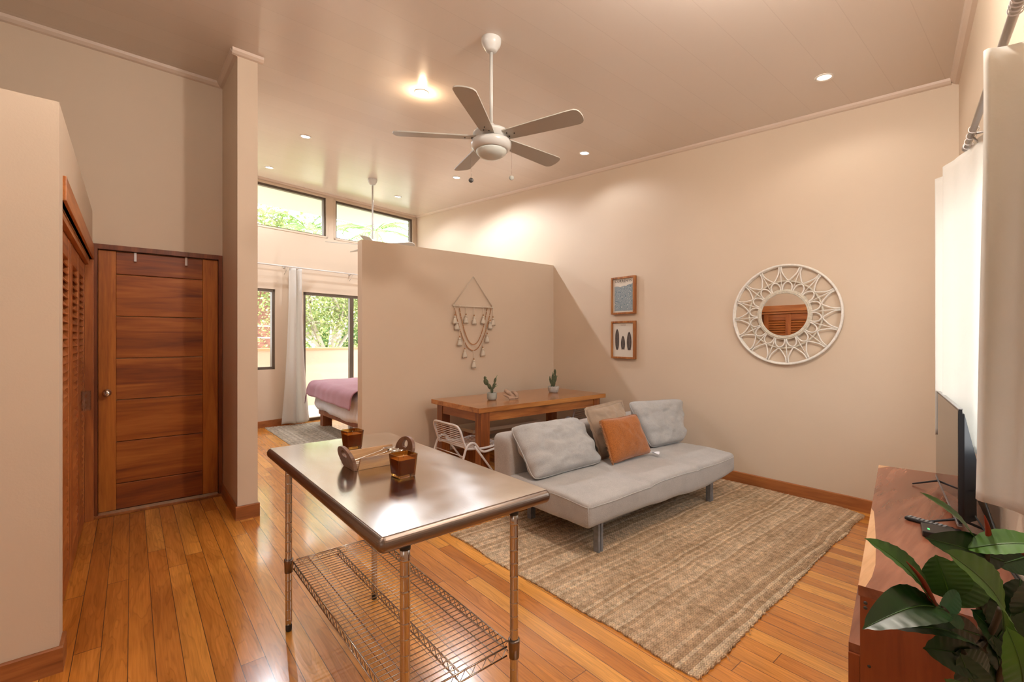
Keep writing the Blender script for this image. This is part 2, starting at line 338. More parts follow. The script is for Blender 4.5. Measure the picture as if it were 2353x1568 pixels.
M['palm'] = leaf_mat('palm_frond_green', (.10, .22, .04), (.30, .42, .12), .5, .35)
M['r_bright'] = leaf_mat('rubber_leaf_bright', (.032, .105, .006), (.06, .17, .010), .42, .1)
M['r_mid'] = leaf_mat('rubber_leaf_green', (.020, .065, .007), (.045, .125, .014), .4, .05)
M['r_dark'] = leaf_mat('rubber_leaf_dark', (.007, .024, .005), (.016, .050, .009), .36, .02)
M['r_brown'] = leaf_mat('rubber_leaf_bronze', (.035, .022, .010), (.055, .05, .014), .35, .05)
M['r_teal'] = leaf_mat('rubber_leaf_pale_back', (.05, .16, .08), (.08, .22, .12), .45, .1)
M['r_red'] = mat('red_sheath', (.30, .035, .015), .4)
M['r_stem'] = mat('plant_stem', (.06, .04, .02), .6)
M['potw'] = mat('planter_white', (.6, .57, .52), .5)
M['siding'] = wood('red_brown_siding', (.16, .06, .04), (.24, .10, .065), (.32, .15, .10), 'Y', .7)
M['rail'] = mat('white_rail', (.8, .8, .8), .4)
M['grass'] = mat('ground_green', (.26, .24, .17), .9, var=.4, vscale=1)
M['gold'] = mat('downlight_trim', (.70, .64, .56), .3, metal=.2)

# ------------------------------------------------------------------ mesh building
WM = {}     # world matrices of empties / parts
def tag(o, label=None, cat=None, group=None, kind=None):
    if label: o['label'] = label
    if cat: o['category'] = cat
    if group: o['group'] = group
    if kind: o['kind'] = kind
    return o
def empty(name, loc, label=None, cat=None, rz=0, group=None, kind=None):
    o = bpy.data.objects.new(name, None); C.objects.link(o); o.location = loc; o.rotation_euler = (0, 0, rz); o.empty_display_size = .05
    WM[o.name] = Matrix.Translation(Vector(loc)) @ Matrix.Rotation(rz, 4, 'Z')
    return tag(o, label, cat, group, kind)
def basis(d):
    d = Vector(d).normalized(); a = Vector((0, 0, 1)) if abs(d.z) < .9 else Vector((1, 0, 0))
    u = d.cross(a).normalized(); return u, u.cross(d).normalized(), d
class MB:
    def __init__(s): s.v = []; s.f = []; s.sm = []
    def add(s, vs, fs, smooth=False):
        n = len(s.v); s.v += [Vector(p) for p in vs]; s.f += [tuple(i + n for i in f) for f in fs]; s.sm += [smooth] * len(fs); return s
    def bm(s, bm, smooth=False):
        bm.verts.ensure_lookup_table(); bm.verts.index_update()
        s.add([v.co.copy() for v in bm.verts], [[v.index for v in f.verts] for f in bm.faces], smooth); bm.free(); return s
    def box(s, lo, hi, bev=0, rot=None, seg=2):
        bm = bmesh.new(); bmesh.ops.create_cube(bm, size=1)
        lo = Vector(lo); hi = Vector(hi); c = (lo + hi) / 2; d = hi - lo
        for v in bm.verts: v.co = Vector((v.co.x * d.x, v.co.y * d.y, v.co.z * d.z))
        if bev: bmesh.ops.bevel(bm, geom=bm.edges[:], offset=bev, segments=seg, affect='EDGES', profile=.5)
        mt = Matrix.Translation(c) @ (rot if rot is not None else Matrix.Identity(4))
        bmesh.ops.transform(bm, matrix=mt, verts=bm.verts)
        return s.bm(bm, False)
    def obox(s, c, d, rot, bev=0):       # oriented box
        d = Vector(d); return s.box(Vector(c) - d / 2, Vector(c) + d / 2, bev, rot)
    def tube(s, pts, r, n=10, closed=False, cap=True):
        pts = [Vector(p) for p in pts]; N = len(pts); R = r if isinstance(r, (list, tuple)) else [r] * N
        prev = None; rings = []; vs = []
        for i, p in enumerate(pts):
            if closed: t = pts[(i + 1) % N] - pts[i - 1]
            else: t = pts[min(i + 1, N - 1)] - pts[max(i - 1, 0)]
            if t.length < 1e-9: t = Vector((0, 0, 1))
            t.normalize()
            if prev is None: u, w_, _ = basis(t)
            else:
                u = prev - t * prev.dot(t)
                if u.length < 1e-6: u = basis(t)[0]
                u.normalize(); w_ = t.cross(u)
            prev = u
            w_ = t.cross(u)
            for k in range(n):
                a = 2 * PI * k / n; vs.append(p + (u * math.cos(a) + w_ * math.sin(a)) * R[i])
        fs = []
        for i in range(N if closed else N - 1):
            j = (i + 1) % N
            for k in range(n): k2 = (k + 1) % n; fs.append((i * n + k, i * n + k2, j * n + k2, j * n + k))
        if cap and not closed: fs.append(tuple(range(n))[::-1]); fs.append(tuple((N - 1) * n + k for k in range(n)))
        return s.add(vs, fs, True)
    def lathe(s, prof, c=(0, 0, 0), n=32, ax=(0, 0, 1), cap=True):
        u, w_, d = basis(ax); c = Vector(c); vs = []; fs = []
        if abs(Vector(ax).normalized().z) > .99: u, w_, d = Vector((1, 0, 0)), Vector((0, 1, 0)), Vector((0, 0, 1 if ax[2] > 0 else -1))
        for r, h in prof:
            for k in range(n): a = 2 * PI * k / n; vs.append(c + u * r * math.cos(a) + w_ * r * math.sin(a) + d * h)
        for i in range(len(prof) - 1):
            for k in range(n): k2 = (k + 1) % n; fs.append((i * n + k, i * n + k2, (i + 1) * n + k2, (i + 1) * n + k))
        if cap:
            if prof[0][0] > 1e-5: fs.append(tuple(range(n))[::-1])
            if prof[-1][0] > 1e-5: fs.append(tuple((len(prof) - 1) * n + k for k in range(n)))
        return s.add(vs, fs, True)
    def ball(s, c, r, n=12, m=8, rot=None):
        r = Vector((r, r, r)) if isinstance(r, (int, float)) else Vector(r); c = Vector(c)
        vs = []; fs = []
        for i in range(m + 1):
            th = PI * i / m
            for k in range(n):
                a = 2 * PI * k / n; p = Vector((math.sin(th) * math.cos(a) * r.x, math.sin(th) * math.sin(a) * r.y, math.cos(th) * r.z))
                vs.append(c + (rot @ p if rot is not None else p))
        for i in range(m):
            for k in range(n): k2 = (k + 1) % n; fs.append((i * n + k, (i + 1) * n + k, (i + 1) * n + k2, i * n + k2))
        return s.add(vs, fs, True)
    def prism(s, poly, z0, z1, fr=None):   # polygon in a frame (o,u,v,w), extruded along w
        o, u, v, w_ = fr if fr else (Vector((0, 0, 0)), Vector((1, 0, 0)), Vector((0, 1, 0)), Vector((0, 0, 1)))
        o, u, v, w_ = map(Vector, (o, u, v, w_)); n = len(poly)
        vs = [o + u * a + v * b + w_ * z0 for a, b in poly] + [o + u * a + v * b + w_ * z1 for a, b in poly]
        fs = [tuple(range(n))[::-1], tuple(range(n, 2 * n))] + [(i, (i + 1) % n, n + (i + 1) % n, n + i) for i in range(n)]
        return s.add(vs, fs)
    def ringprism(s, outer, inner, z0, z1, fr):
        o, u, v, w_ = map(Vector, fr); n = len(outer)
        P = lambda q, z: o + u * q[0] + v * q[1] + w_ * z
        vs = [P(q, z0) for q in outer] + [P(q, z0) for q in inner] + [P(q, z1) for q in outer] + [P(q, z1) for q in inner]
        fs = []
        for i in range(n):
            j = (i + 1) % n
            fs += [(i, j, n + j, n + i), (2 * n + i, 3 * n + i, 3 * n + j, 2 * n + j), (i, 2 * n + i, 2 * n + j, j), (n + i, n + j, 3 * n + j, 3 * n + i)]
        return s.add(vs, fs)
    def grid(s, fn, nu, nv, smooth=True, wrapu=False):
        vs = [fn(i / nu, j / nv) for j in range(nv + 1) for i in range(nu + 1)]
        fs = [(j * (nu + 1) + i, j * (nu + 1) + i + 1, (j + 1) * (nu + 1) + i + 1, (j + 1) * (nu + 1) + i) for j in range(nv) for i in range(nu)]
        return s.add(vs, fs, smooth)
    def build(s, name, m, parent=None, world=True, recalc=True, label=None, **kw):
        me = bpy.data.meshes.new(name); vs = s.v; loc = None
        if parent is not None:
            inv = WM[parent.name].inverted() if world else Matrix.Identity(4)
            vs = [inv @ p for p in vs]
        else:
            xs = [p.x for p in vs]; ys = [p.y for p in vs]; zs = [p.z for p in vs]
            loc = Vector(((min(xs) + max(xs)) / 2, (min(ys) + max(ys)) / 2, min(zs)))
            if kw.get('keep'): loc = Vector((0, 0, 0))
            vs = [p - loc for p in vs]
        me.from_pydata([tuple(p) for p in vs], [], s.f)
        me.polygons.foreach_set('use_smooth', s.sm); me.materials.append(m)
        if recalc:
            b = bmesh.new(); b.from_mesh(me); bmesh.ops.remove_doubles(b, verts=b.verts, dist=1e-6); bmesh.ops.recalc_face_normals(b, faces=b.faces); b.to_mesh(me); b.free()
        me.update()
        o = bpy.data.objects.new(name, me); C.objects.link(o)
        if parent is not None: o.parent = parent; WM[o.name] = WM[parent.name]
        else: o.location = loc; WM[o.name] = Matrix.Translation(loc)
        if label: o['label'] = label
        return o
def struct(name, mb, m, **kw):
    o = mb.build(name, m, keep=True, **kw); o['kind'] = 'structure'; return o
def copytree(o, parent=None):
    c = o.copy(); C.objects.link(c); c.parent = parent
    for ch in list(o.children): copytree(ch, c)
    return c
def lerp(a, b, t): return Vector(a) * (1 - t) + Vector(b) * t
def catmull(pts, n=8, closed=False):
    P = [Vector(p) for p in pts]; out = []; N = len(P)
    for i in range(N if closed else N - 1):
        p0 = P[(i - 1) % N] if (closed or i > 0) else P[0]; p1 = P[i]; p2 = P[(i + 1) % N]; p3 = P[(i + 2) % N] if (closed or i < N - 2) else P[-1]
        for k in range(n):
            t = k / n; out.append(.5 * ((2 * p1) + (p2 - p0) * t + (2 * p0 - 5 * p1 + 4 * p2 - p3) * t * t + (3 * p1 - p0 - 3 * p2 + p3) * t ** 3))
    if not closed: out.append(P[-1])
    return out

# ------------------------------------------------------------------ room shell
YM = 4.747                                       # mirror wall plane
def zc(x, y): return 3.364 - .083 * x + .015 * (YM - y)
VS = Vector((-.176, .984, 0)).normalized(); NS = Vector((.984, .176, 0)).normalized()   # skewed end walls
def cw(y, off=0): return Vector((-.51 + .179 * (YM - y), y, 0)) - NS * off              # curtain wall point
W0 = Vector((-8.97, YM, 0))
def ww(s, z, off=0): p = W0 + VS * s + NS * off; return Vector((p.x, p.y, z))           # bedroom window wall
YL = -3.6
def poly_slab(name, xy, zf, th, m):
    b = MB(); n = len(xy)
    lo = [Vector((x, y, zf(x, y))) for x, y in xy]; hi = [p + Vector((0, 0, th)) for p in lo]
    b.add(lo + hi, [tuple(range(n)), tuple(range(n, 2 * n))] + [(i, (i + 1) % n, n + (i + 1) % n, n + i) for i in range(n)])
    return struct(name, b, m)
nearL = cw(YL); 
poly_slab('floor', [(-7.5, YL), (nearL.x + .15, YL), (cw(YM).x + .15, YM + .15), (-9.1, YM + .15)], lambda x, y: 0, -.15, M['floor'])
poly_slab('ceiling', [(-7.6, YL), (nearL.x + .15, YL), (cw(YM).x + .15, YM + .15), (-9.2, YM + .15)], zc, .12, M['ceil'])
def wall(name, a, b_, th, top=None, m='wall', z0=0, holes=(), kind='structure'):
    """vertical wall between plan points a and b; th = offset vector for the thickness; holes = (s0,s1,z0,z1)"""
    a = Vector((*a, 0)); b_ = Vector((*b_, 0)); d = b_ - a; L = d.length; u = d / L; th = Vector((*th, 0))
    tz = top if top else (lambda x, y: zc(x, y) + .02)
    cuts = sorted({0, L} | {h[0] for h in holes} | {h[1] for h in holes})
    mb = MB()
    for s0, s1 in zip(cuts, cuts[1:]):
        zs = [(z0, None)]
        for h in sorted([h for h in holes if h[0] <= s0 + 1e-6 and h[1] >= s1 - 1e-6], key=lambda h: h[2]):
            lo, _ = zs.pop(); zs += [(lo, h[2]), (h[3], None)]
        for lo, hi in zs:
            if hi is not None and hi - lo < 1e-4: continue
            p, q = a + u * s0, a + u * s1
            vs = []
            for t_ in (Vector((0, 0, 0)), th):
                for pt in (p, q):
                    x = pt + t_; vs.append(Vector((x.x, x.y, lo)))
                    vs.append(Vector((x.x, x.y, hi if hi is not None else tz(x.x, x.y))))
            mb.add(vs, [(0, 2, 3, 1), (4, 5, 7, 6), (0, 1, 5, 4), (2, 6, 7, 3), (1, 3, 7, 5), (0, 4, 6, 2)])
    return struct(name, mb, M[m])
T = .14
wall('wall_right', (-9.3, YM), (-.2, YM), (0, T))
# bedroom window wall, from the mirror wall towards -y (s measured down)
s_lo = -8.0
def Hs(s0, s1, z0, z1): return (-s1, -s0, z0, z1)
aW = ww(0, 0); bW = ww(s_lo, 0)
wall('wall_far', (aW.x, aW.y), (bW.x, bW.y), tuple((-NS * .13)[:2]), holes=[
    Hs(-1.865, -.115, 3.31, 4.02), Hs(-3.95, -2.05, 3.31, 4.025), Hs(-2.465, -.55, .0, 2.285), Hs(-3.9, -2.94, .95, 2.29)])
# partition, door wall, wing wall, closet block
wall('wall_partition', (-4.779, 1.888), (-4.779, YM), (-.122, 0), top=lambda x, y: 2.520 + .005 * (y - 1.888))
wall('wall_left', (-5.04, YL), (-5.04, .655), (-.12, 0), holes=[(-.215 - YL, .625 - YL, 0, 2.215)])
wall('wall_wing', (-4.25, .655), (-8.28, .655), (0, .145), m='wall')
# closet block: low walls 2.5 m high
ZL = 2.5
wall('wall_closet', (-2.82, -.245), (-5.04, -.245), (0, -.1), top=lambda x, y: ZL, holes=[(.13, 2.16, 0, 2.10)])
wall('wall_closet_end', (-2.82, -.345), (-2.82, YL), (-.1, 0), top=lambda x, y: ZL)
poly_slab('trim_1', [(-2.86, YL + .02), (-2.86, -.285), (-5.03, -.285), (-5.03, YL + .02)], lambda x, y: ZL - .04, .04, M['wall'])
# curtain wall with windows
a = cw(YM + .1); b_ = cw(YL)
LW = (Vector(b_) - Vector(a)).length
def Cy(y): return (cw(y) - a).length
wall('wall_near', (a.x, a.y), (b_.x, b_.y), tuple((NS * .14)[:2]), holes=[(Cy(4.15), Cy(2.4), .90, 2.28), (Cy(-2.0), Cy(-3.0), .90, 2.28)])
wall('wall_kitchen', (-7.6, YL), (nearL.x + .2, YL), (0, -.14))

# glazing -----------------------------------------------------------
def rect_frame(mb, P, s0, s1, z0, z1, t=.045, dep=(-.02, -.09)):
    for q in (((s0, z0), (s1, z0 + t)), ((s0, z1 - t), (s1, z1)), ((s0, z0), (s0 + t, z1)), ((s1 - t, z0), (s1, z1))):
        (a0, c0), (a1, c1) = q
        vs = [P(a, z, o) for o in dep for a in (a0, a1) for z in (c0, c1)]
        mb.add(vs, [(0, 2, 3, 1), (4, 5, 7, 6), (0, 1, 5, 4), (2, 6, 7, 3), (1, 3, 7, 5), (0, 4, 6, 2)])
def window(name, P, s0, s1, z0, z1, t=.045, mull=(), dep=(-.02, -.09)):
    mb = MB(); rect_frame(mb, P, s0, s1, z0, z1, t, dep)
    for sm in mull:
        vs = [P(a, z, o) for o in (dep[0] - .005, dep[1] + .005) for a in (sm - .04, sm + .04) for z in (z0 + t, z1 - t)]
        mb.add(vs, [(0, 2, 3, 1), (4, 5, 7, 6), (0, 1, 5, 4), (2, 6, 7, 3), (1, 3, 7, 5), (0, 4, 6, 2)])
    o = struct(name, mb, M['bronze'])
    e = [s0 + t] + sorted(mull) + [s1 - t]
    for k in range(len(e) - 1):
        x0, x1 = e[k] + (.04 if k else 0), e[k + 1] - (.04 if k < len(e) - 2 else 0)
        g = MB(); g.add([P(x0, z0 + t, -.05), P(x1, z0 + t, -.05), P(x1, z1 - t, -.05), P(x0, z1 - t, -.05)], [(0, 1, 2, 3)])
        g.build('pane', M['glass'], o)
    return o
window('window_1', ww, -1.865, -.115, 3.31, 4.02, .035)
window('window_2', ww, -3.95, -2.05, 3.31, 4.025, .035)
window('window_3', ww, -3.9, -2.94, .95, 2.29, .045)
window('door_2', ww, -2.465, -.55, .0, 2.285, .05, mull=(-1.52,))
PC = lambda y, z, off=0: (lambda p: Vector((p.x, p.y, z)))(cw(y, off))
window('window_4', PC, 2.4, 4.15, .90, 2.28, .05, mull=(3.25,), dep=(-.04, -.1))
window('window_5', PC, -3.0, -2.0, .90, 2.28, .05, mull=(), dep=(-.04, -.1))  # unseen window added to let daylight in from behind
portal((ww(-1.0, 3.66, -.2)), NS, 1.75, .75); portal((ww(-3.0, 3.66, -.2)), NS, 1.9, .75)
portal((ww(-1.5, 1.15, -.2)), NS, 1.95, 2.3); portal((ww(-3.42, 1.62, -.2)), NS, 1.0, 1.4)
p = cw(3.27, -.2); portal((p.x, p.y, 1.59), -NS, 1.8, 1.38)
p = cw(-2.5, -.2); portal((p.x, p.y, 1.59), -NS, 1.0, 1.38)
# reveal boards around the clerestory windows
mb = MB()
for s0, s1, z0, z1 in ((-1.865, -.115, 3.31, 4.02), (-3.95, -2.05, 3.31, 4.025)):
    rect_frame(mb, ww, s0 - .03, s1 + .03, z0 - .012, z1 + .03, .03, (.008, -.015))
struct('trim_2', mb, M['wall'])
# crown mouldings
def cove(name, a, b_, inn, r=.035, z=None):
    a = Vector((*a, 0)); b_ = Vector((*b_, 0)); inn = Vector((*inn, 0)).normalized()
    mb = MB(); prof = [(0, 0), (r, 0), (r * .85, -r * .45), (r * .45, -r * .85), (0, -r)]
    vs = []
    for p in (a, b_):
        for q, h in prof:
            x = p + inn * q; vs.append(Vector((x.x, x.y, zc(x.x, x.y) + h + .001)))
    n = len(prof)
    mb.add(vs, [tuple(range(n)), tuple(range(n, 2 * n))] + [(i, (i + 1) % n, n + (i + 1) % n, n + i) for i in range(n)], False)
    struct(name, mb, M['trimpaint'])
cove('trim_3', (-8.95, YM), (-.55, YM), (0, -1), .04)
cove('trim_4', (-5.04, YL), (-5.04, .655), (1, 0), .05)
cove('trim_5', (-5.04, .655), (-4.25, .655), (0, -1), .05)
cove('trim_6', (-4.25, .615), (-4.25, .84), (1, 0), .045)
cove('trim_7', (cw(YM).x, YM), (cw(-3).x, -3), tuple((-NS)[:2]), .05)
cove('trim_8', (ww(0, 0).x, YM), (ww(-4, 0).x, ww(-4, 0).y), tuple(NS[:2]), .04)
# baseboards
def baseboard(name, a, b_, out, m='base', h=.112, t=.014):
    a = Vector((*a, 0)); b_ = Vector((*b_, 0)); out = Vector((*out, 0)).normalized() * t
    mb = MB(); vs = [a, b_, b_ + out, a + out]
    vs = [Vector((v.x, v.y, z)) for z in (0, h - .006) for v in vs] + [Vector((v.x, v.y, h)) for v in (a, b_, b_ + out * .6, a + out * .6)]
    mb.add(vs, [(0, 1, 2, 3), (0, 4, 5, 1), (1, 5, 6, 2), (2, 6, 7, 3), (3, 7, 4, 0), (4, 8, 9, 5), (5, 9, 10, 6), (6, 10, 11, 7), (7, 11, 8, 4), (8, 9, 10, 11)])
    struct(name, mb, M[m])
baseboard('baseboard_right', (-4.779, YM), (cw(YM).x, YM), (0, -1))
baseboard('baseboard_bedroom', (-8.9, YM), (-4.9, YM), (0, -1))
baseboard('baseboard_partition', (-4.779, 1.888), (-4.779, YM - .014), (1, 0), 'base_y')
baseboard('baseboard_wing', (-5.04, .655), (-4.25, .655), (0, -1))
baseboard('baseboard_wing_end', (-4.25, .641), (-4.25, .814), (1, 0), 'base_y')
baseboard('baseboard_wing_back', (-8.1, .80), (-4.25, .80), (0, 1))
baseboard('baseboard_closet', (-2.95, -.245), (-2.82, -.245), (0, 1))
baseboard('baseboard_closet_end', (-2.82, -.231), (-2.82, YL), (1, 0), 'base_y')
baseboard('baseboard_far', tuple(ww(-2.5, 0)[:2]), tuple(ww(-4.2, 0)[:2]), tuple(NS[:2]), 'base_y')

# ------------------------------------------------------------------ entrance door
dr = empty('door_1', (-5.04, .205, 0), kind='structure')
fb = MB()
fb.box((-5.10, -.245, 0), (-5.02, -.213, 2.235)); fb.box((-5.10, .622, 0), (-5.02, .652, 2.235)); fb.box((-5.10, -.213, 2.195), (-5.02, .622, 2.235))
fb.build('door_frame', M['frame_v'], dr)
MB().box((-5.12, -.245, 0), (-5.0, .652, .022), .004).build('threshold', M['table_ax'], dr)
MB().box((-5.075, -.21, .0225), (-5.045, .618, .034)).build('door_light_gap', M['silver'], dr)  # bright metal strip standing in for light in the gap under the door
sb = MB(); sb.box((-5.09, -.211, .035), (-5.05, -.10, 2.19), .003); sb.box((-5.09, .502, .035), (-5.05, .62, 2.19), .003)
sb.build('door_stile', M['door_v'], dr)
zs = [.035, .25, .60, .95, 1.297, 1.65, 2.0, 2.19]
for i in range(7):
    MB().box((-5.088, -.10, zs[i] + .002), (-5.052, .502, zs[i + 1] - .003), .004).build('door_plank', wood('door_plank_wood_%d' % i, (.15, .028, .004), (.27 + .035 * (i % 3), .064 + .012 * (i % 3), .008), (.46, .145, .022), 'Y', .45, .6, coat=0, seed=i * 3.7), dr)
kb = MB(); kb.lathe([(.03, 0), (.032, .004), (.028, .012), (.012, .016), (.011, .035), (.024, .045), (.03, .055), (.027, .068), (.012, .074), (0, .075)], (-5.05, -.156, 1.015), 20, (1, 0, 0))
kb.build('knob', M['silver'], dr)
for y in (.0245, .378):
    h = MB(); h.box((-5.052, y - .009, 2.115), (-5.044, y + .009, 2.192), .002); h.box((-5.044, y - .009, 2.115), (-5.03, y + .009, 2.123), .002)
    h.build('door_hook', M['white'], dr)
# space behind the entrance door
# ------------------------------------------------------------------ closet: header, jamb and louvred doors
mb = MB(); mb.box((-5.02, -.262, 2.10), (-2.955, -.232, 2.215), .003); mb.box((-5.0, -.34, 2.055), (-2.955, -.262, 2.10), .002)
struct('trim_9', mb, M['closet_x'])
mb = MB(); mb.box((-5.035, -.33, 0), (-4.975, -.235, 2.10), .003)
struct('trim_10', mb, M['closet'])
def louvre_leaf(name, x0, x1, y):
    o = empty(name, ((x0 + x1) / 2, y, 0), kind='structure')
    z0, z1 = .02, 2.05; st = .095
    f = MB(); xm = (x0 + x1) / 2
    for a, b in ((x0, x0 + st), (xm - st / 2, xm + st / 2), (x1 - st, x1)): f.box((a, y - .02, z0), (b, y + .02, z1), .003)
    f.build('stile', M['closet'], o)
    r = MB()
    for a, b in ((x0 + st, xm - st / 2), (xm + st / 2, x1 - st)):
        for c0, c1 in ((z0, z0 + .13), (1.0, 1.08), (z1 - .12, z1)): r.box((a, y - .018, c0), (b, y + .018, c1), .002)
    r.build('rail', M['slat'], o)
    s = MB()
    for a, b in ((x0 + st, xm - st / 2), (xm + st / 2, x1 - st)):
        for c0, c1 in ((z0 + .13, 1.0), (1.08, z1 - .12)):
            n = int((c1 - c0) / .045); 
            for k in range(n):
                zz = c0 + (k + .5) * (c1 - c0) / n
                s.obox(((a + b) / 2, y, zz), (b - a, .007, .055), Matrix.Rotation(math.radians(35), 4, 'X'))
    s.build('louvres', M['slat'], o)
    return o
louvre_leaf('door_3', -3.86, -2.96, -.305)
d4 = louvre_leaf('door_4', -4.96, -3.885, -.305)
mb = MB(); mb.box((-4.70, -.285, .93), (-4.60, -.281, 1.07)); mb.box((-4.70, -.281, .93), (-4.696, -.235, 1.07)); mb.box((-4.604, -.281, .93), (-4.60, -.235, 1.07))
mb.box((-4.70, -.239, .93), (-4.60, -.235, 1.07))
mb.build('pull_handle', M['acrylic'], d4, label='clear acrylic pull handle')
MB().box((-5.0, -.95, 0), (-2.95, -.93, 2.4)).build('closet_back', M['wall'], d4)

# ------------------------------------------------------------------ ceiling fans
def make_fan(x, y, ang, label, drop=.64):
    zt = zc(x, y)
    o = empty('ceiling_fan', (x, y, zt), label, 'ceiling fan')
    L = lambda mb, n, m, **k: mb.build(n, m, o, world=False, **k)
    L(MB().lathe([(.068, .014), (.072, -.008), (.070, -.035), (.060, -.058), (.052, -.066), (.042, -.085), (.032, -.092), (0, -.092)], n=32), 'canopy', M['fanwhite'])
    zb = -drop
    L(MB().lathe([(.0125, -.10), (.0125, zb + .01)], n=16), 'downrod', M['fanwhite'])
    mo = MB().lathe([(.014, zb + .03), (.024, zb + .025), (.03, zb), (.075, zb - .012), (.120, zb - .03), (.132, zb - .045), (.132, zb - .055), (.124, zb - .06), (.122, zb - .088), (.06, zb - .09), (0, zb - .09)])
    L(mo, 'motor_housing', M['fanwhite'])
    L(MB().lathe([(.0, zb - .089), (.115, zb - .091), (.143, zb - .104), (.147, zb - .12), (.143, zb - .145), (.124, zb - .163), (.115, zb - .168), (0, zb - .168)]), 'light_kit', M['fanwhite'])
    L(MB().lathe([(.112, zb - .166)] + [(.112 * math.cos(a), zb - .166 - .062 * math.sin(a)) for a in [i * PI / 16 for i in range(1, 8)]] + [(.0, zb - .228)]), 'light_bowl', M['bowl'])
    for k in range(5):
        a = math.radians(ang + 72 * k); R = Matrix.Rotation(a, 4, 'Z') @ Matrix.Rotation(math.radians(-12), 4, 'X')
        pts = []
        prof = [(.10, .048), (.16, .055), (.35, .064), (.60, .074)]
        up = [(r, w_) for r, w_ in prof]; 
        tip = [(.665 + .03 * math.sin(t), .068 * math.cos(t)) for t in [i * PI / 8 for i in range(1, 8)]]
        poly = up + [(.655, .074)] + tip + [(.655, -.074)] + [(r, -w_) for r, w_ in reversed(up)]
        b = MB(); b.prism(poly, -.004, .004)
        zoff = Matrix.Translation((0, 0, zb - .075))
        b.v = [zoff @ (R @ p) for p in b.v]
        bl = L(b, 'blade', M['blade'])
        s = MB()
        for rr, ww_ in ((.14, .02), (.14, -.02), (.19, 0)):
            s.lathe([(.005, -.009), (.004, -.004)], (rr, ww_, 0), 8)
        s.box((.09, -.022, .004), (.2, .022, .008))
        s.v = [zoff @ (R @ p) for p in s.v]
        s.build('blade_bracket', M['dark'], bl, world=False)
    for a, dl, pm in ((math.radians(-128), .235, 'dark'), (math.radians(52), .215, 'chrome')):
        cx, cy = .146 * math.cos(a), .146 * math.sin(a)
        ch = MB()
        for q in range(int(dl / .006)): ch.ball((cx, cy, zb - .13 - q * .006), .0022, 5, 3)
        chn = L(ch, 'pull_chain', M['chrome'])
        pn = MB(); pn.lathe([(0, -.004), (.016, -.004), (.018, 0), (.016, .004), (0, .004)], (cx, cy, zb - .13 - dl - .016), 16, (-math.cos(A0), math.sin(A0), 0))
        pn.build('pull_pendant', M['dark' if pm == 'dark' else 'pot1'], chn, world=False)
    WM[o.name] = Matrix.Translation((x, y, zt))
    return o
make_fan(-2.648, 2.0, 21, 'white five-blade ceiling fan with light bowl above the steel table, nearer the camera')
make_fan(-6.95, 2.914, 40, 'white ceiling fan on a long rod in the bedroom, half hidden behind the partition', .97)

# ------------------------------------------------------------------ recessed ceiling lights
def downlight(x, y, label, col, watt, spread=150, r=.062, es=8, blend=.45):
    z = zc(x, y)
    tilt = Matrix.Rotation(math.atan(.083), 4, 'Y')
    o = empty('recessed_light', (x, y, z), label, 'ceiling light', group='recessed ceiling lights')
    rg = MB().lathe([(r - .014, .004), (r - .012, -.004), (r - .003, -.008), (r + .003, -.004), (r + .004, .003)], n=32, cap=False)
    rg.v = [tilt @ p for p in rg.v]; rg.build('trim_ring', M['gold'], o, world=False)
    bm_ = MB().lathe([(0, -.006), (r - .026, -.005), (r - .014, -.001), (r - .014, .004), (0, .004)], n=24); bm_.v = [tilt @ p for p in bm_.v]
    bm_.build('bulb', emis('lamp_glow', col, es), o, world=False)
    if watt:
        l = bpy.data.lights.new('downlight', 'POINT' if spread > 175 else 'SPOT'); l.energy = watt; l.color = col; l.shadow_soft_size = .03
        if spread <= 175: l.spot_size = math.radians(spread); l.spot_blend = blend
        lo = bpy.data.objects.new('downlight', l); C.objects.link(lo); lo.location = (x, y, z - (.075 if spread > 175 else .04))
WARM = (1, .72, .46); COOL = (.86, .92, 1.0); NEU = (1, .93, .85)
downlight(-3.76, 2.043, 'warm glowing recessed ceiling light left of the near fan', WARM, 5.5, 180)
downlight(-1.187, 4.103, 'dim recessed ceiling light above the sofa end, at right by the curtain wall', (1, .93, .85), 8, 150, es=1.2)  # gives a weak spot and a faint bulb glow
downlight(-5.841, 1.612, 'cool white recessed ceiling light between wing wall and bedroom fan rod', COOL, 85, 165)
downlight(-3.667, 4.161, 'cool white recessed ceiling light near the top of the right wall', COOL, 13)
downlight(-5.779, 3.718, 'cool white recessed ceiling light seen just below the near fan blades', COOL, 125, 165)
downlight(-7.658, 3.681, 'cool white recessed ceiling light right of the bedroom fan rod', COOL, 70, 165)
downlight(-7.673, 1.601, 'cool white recessed ceiling light nearest the clerestory window beside the wing wall', COOL, 70, 165)
# unseen lamps added to brighten the room: globes, kitchen recessed lights
def added_globe_lamp(x, y, label, watt):
    z = zc(x, y); o = empty('added_globe_lamp', (x, y, z), label, 'ceiling light')
    MB().lathe([(0, .01), (.06, .01), (.06, -.018), (.035, -.03), (.03, -.055), (0, -.055)], n=28).build('base', M['fanwhite'], o, world=False)
    MB().ball((0, 0, -.13), .08, 28, 16).build('globe', emis('globe_glow', NEU, watt / (4 * PI) / (PI * .0064)), o, world=False)
added_globe_lamp(-.8, 1.95, 'unseen ceiling lamp above the near end of the sideboard, with an added globe', 125)  # place follows the wing wall's shadow edge; globe form added to light upper walls
added_globe_lamp(-2.45, .12, 'added globe ceiling lamp above the entrance passage, out of view', 34)  # unseen lamp added to brighten the entrance door wall
for x, y in ((-1.6, -.9), (-1.2, -2.4)):
    downlight(x, y, 'added recessed kitchen ceiling light, unseen behind the camera', NEU, 20, 165)  # unseen kitchen lights added for fill behind the camera

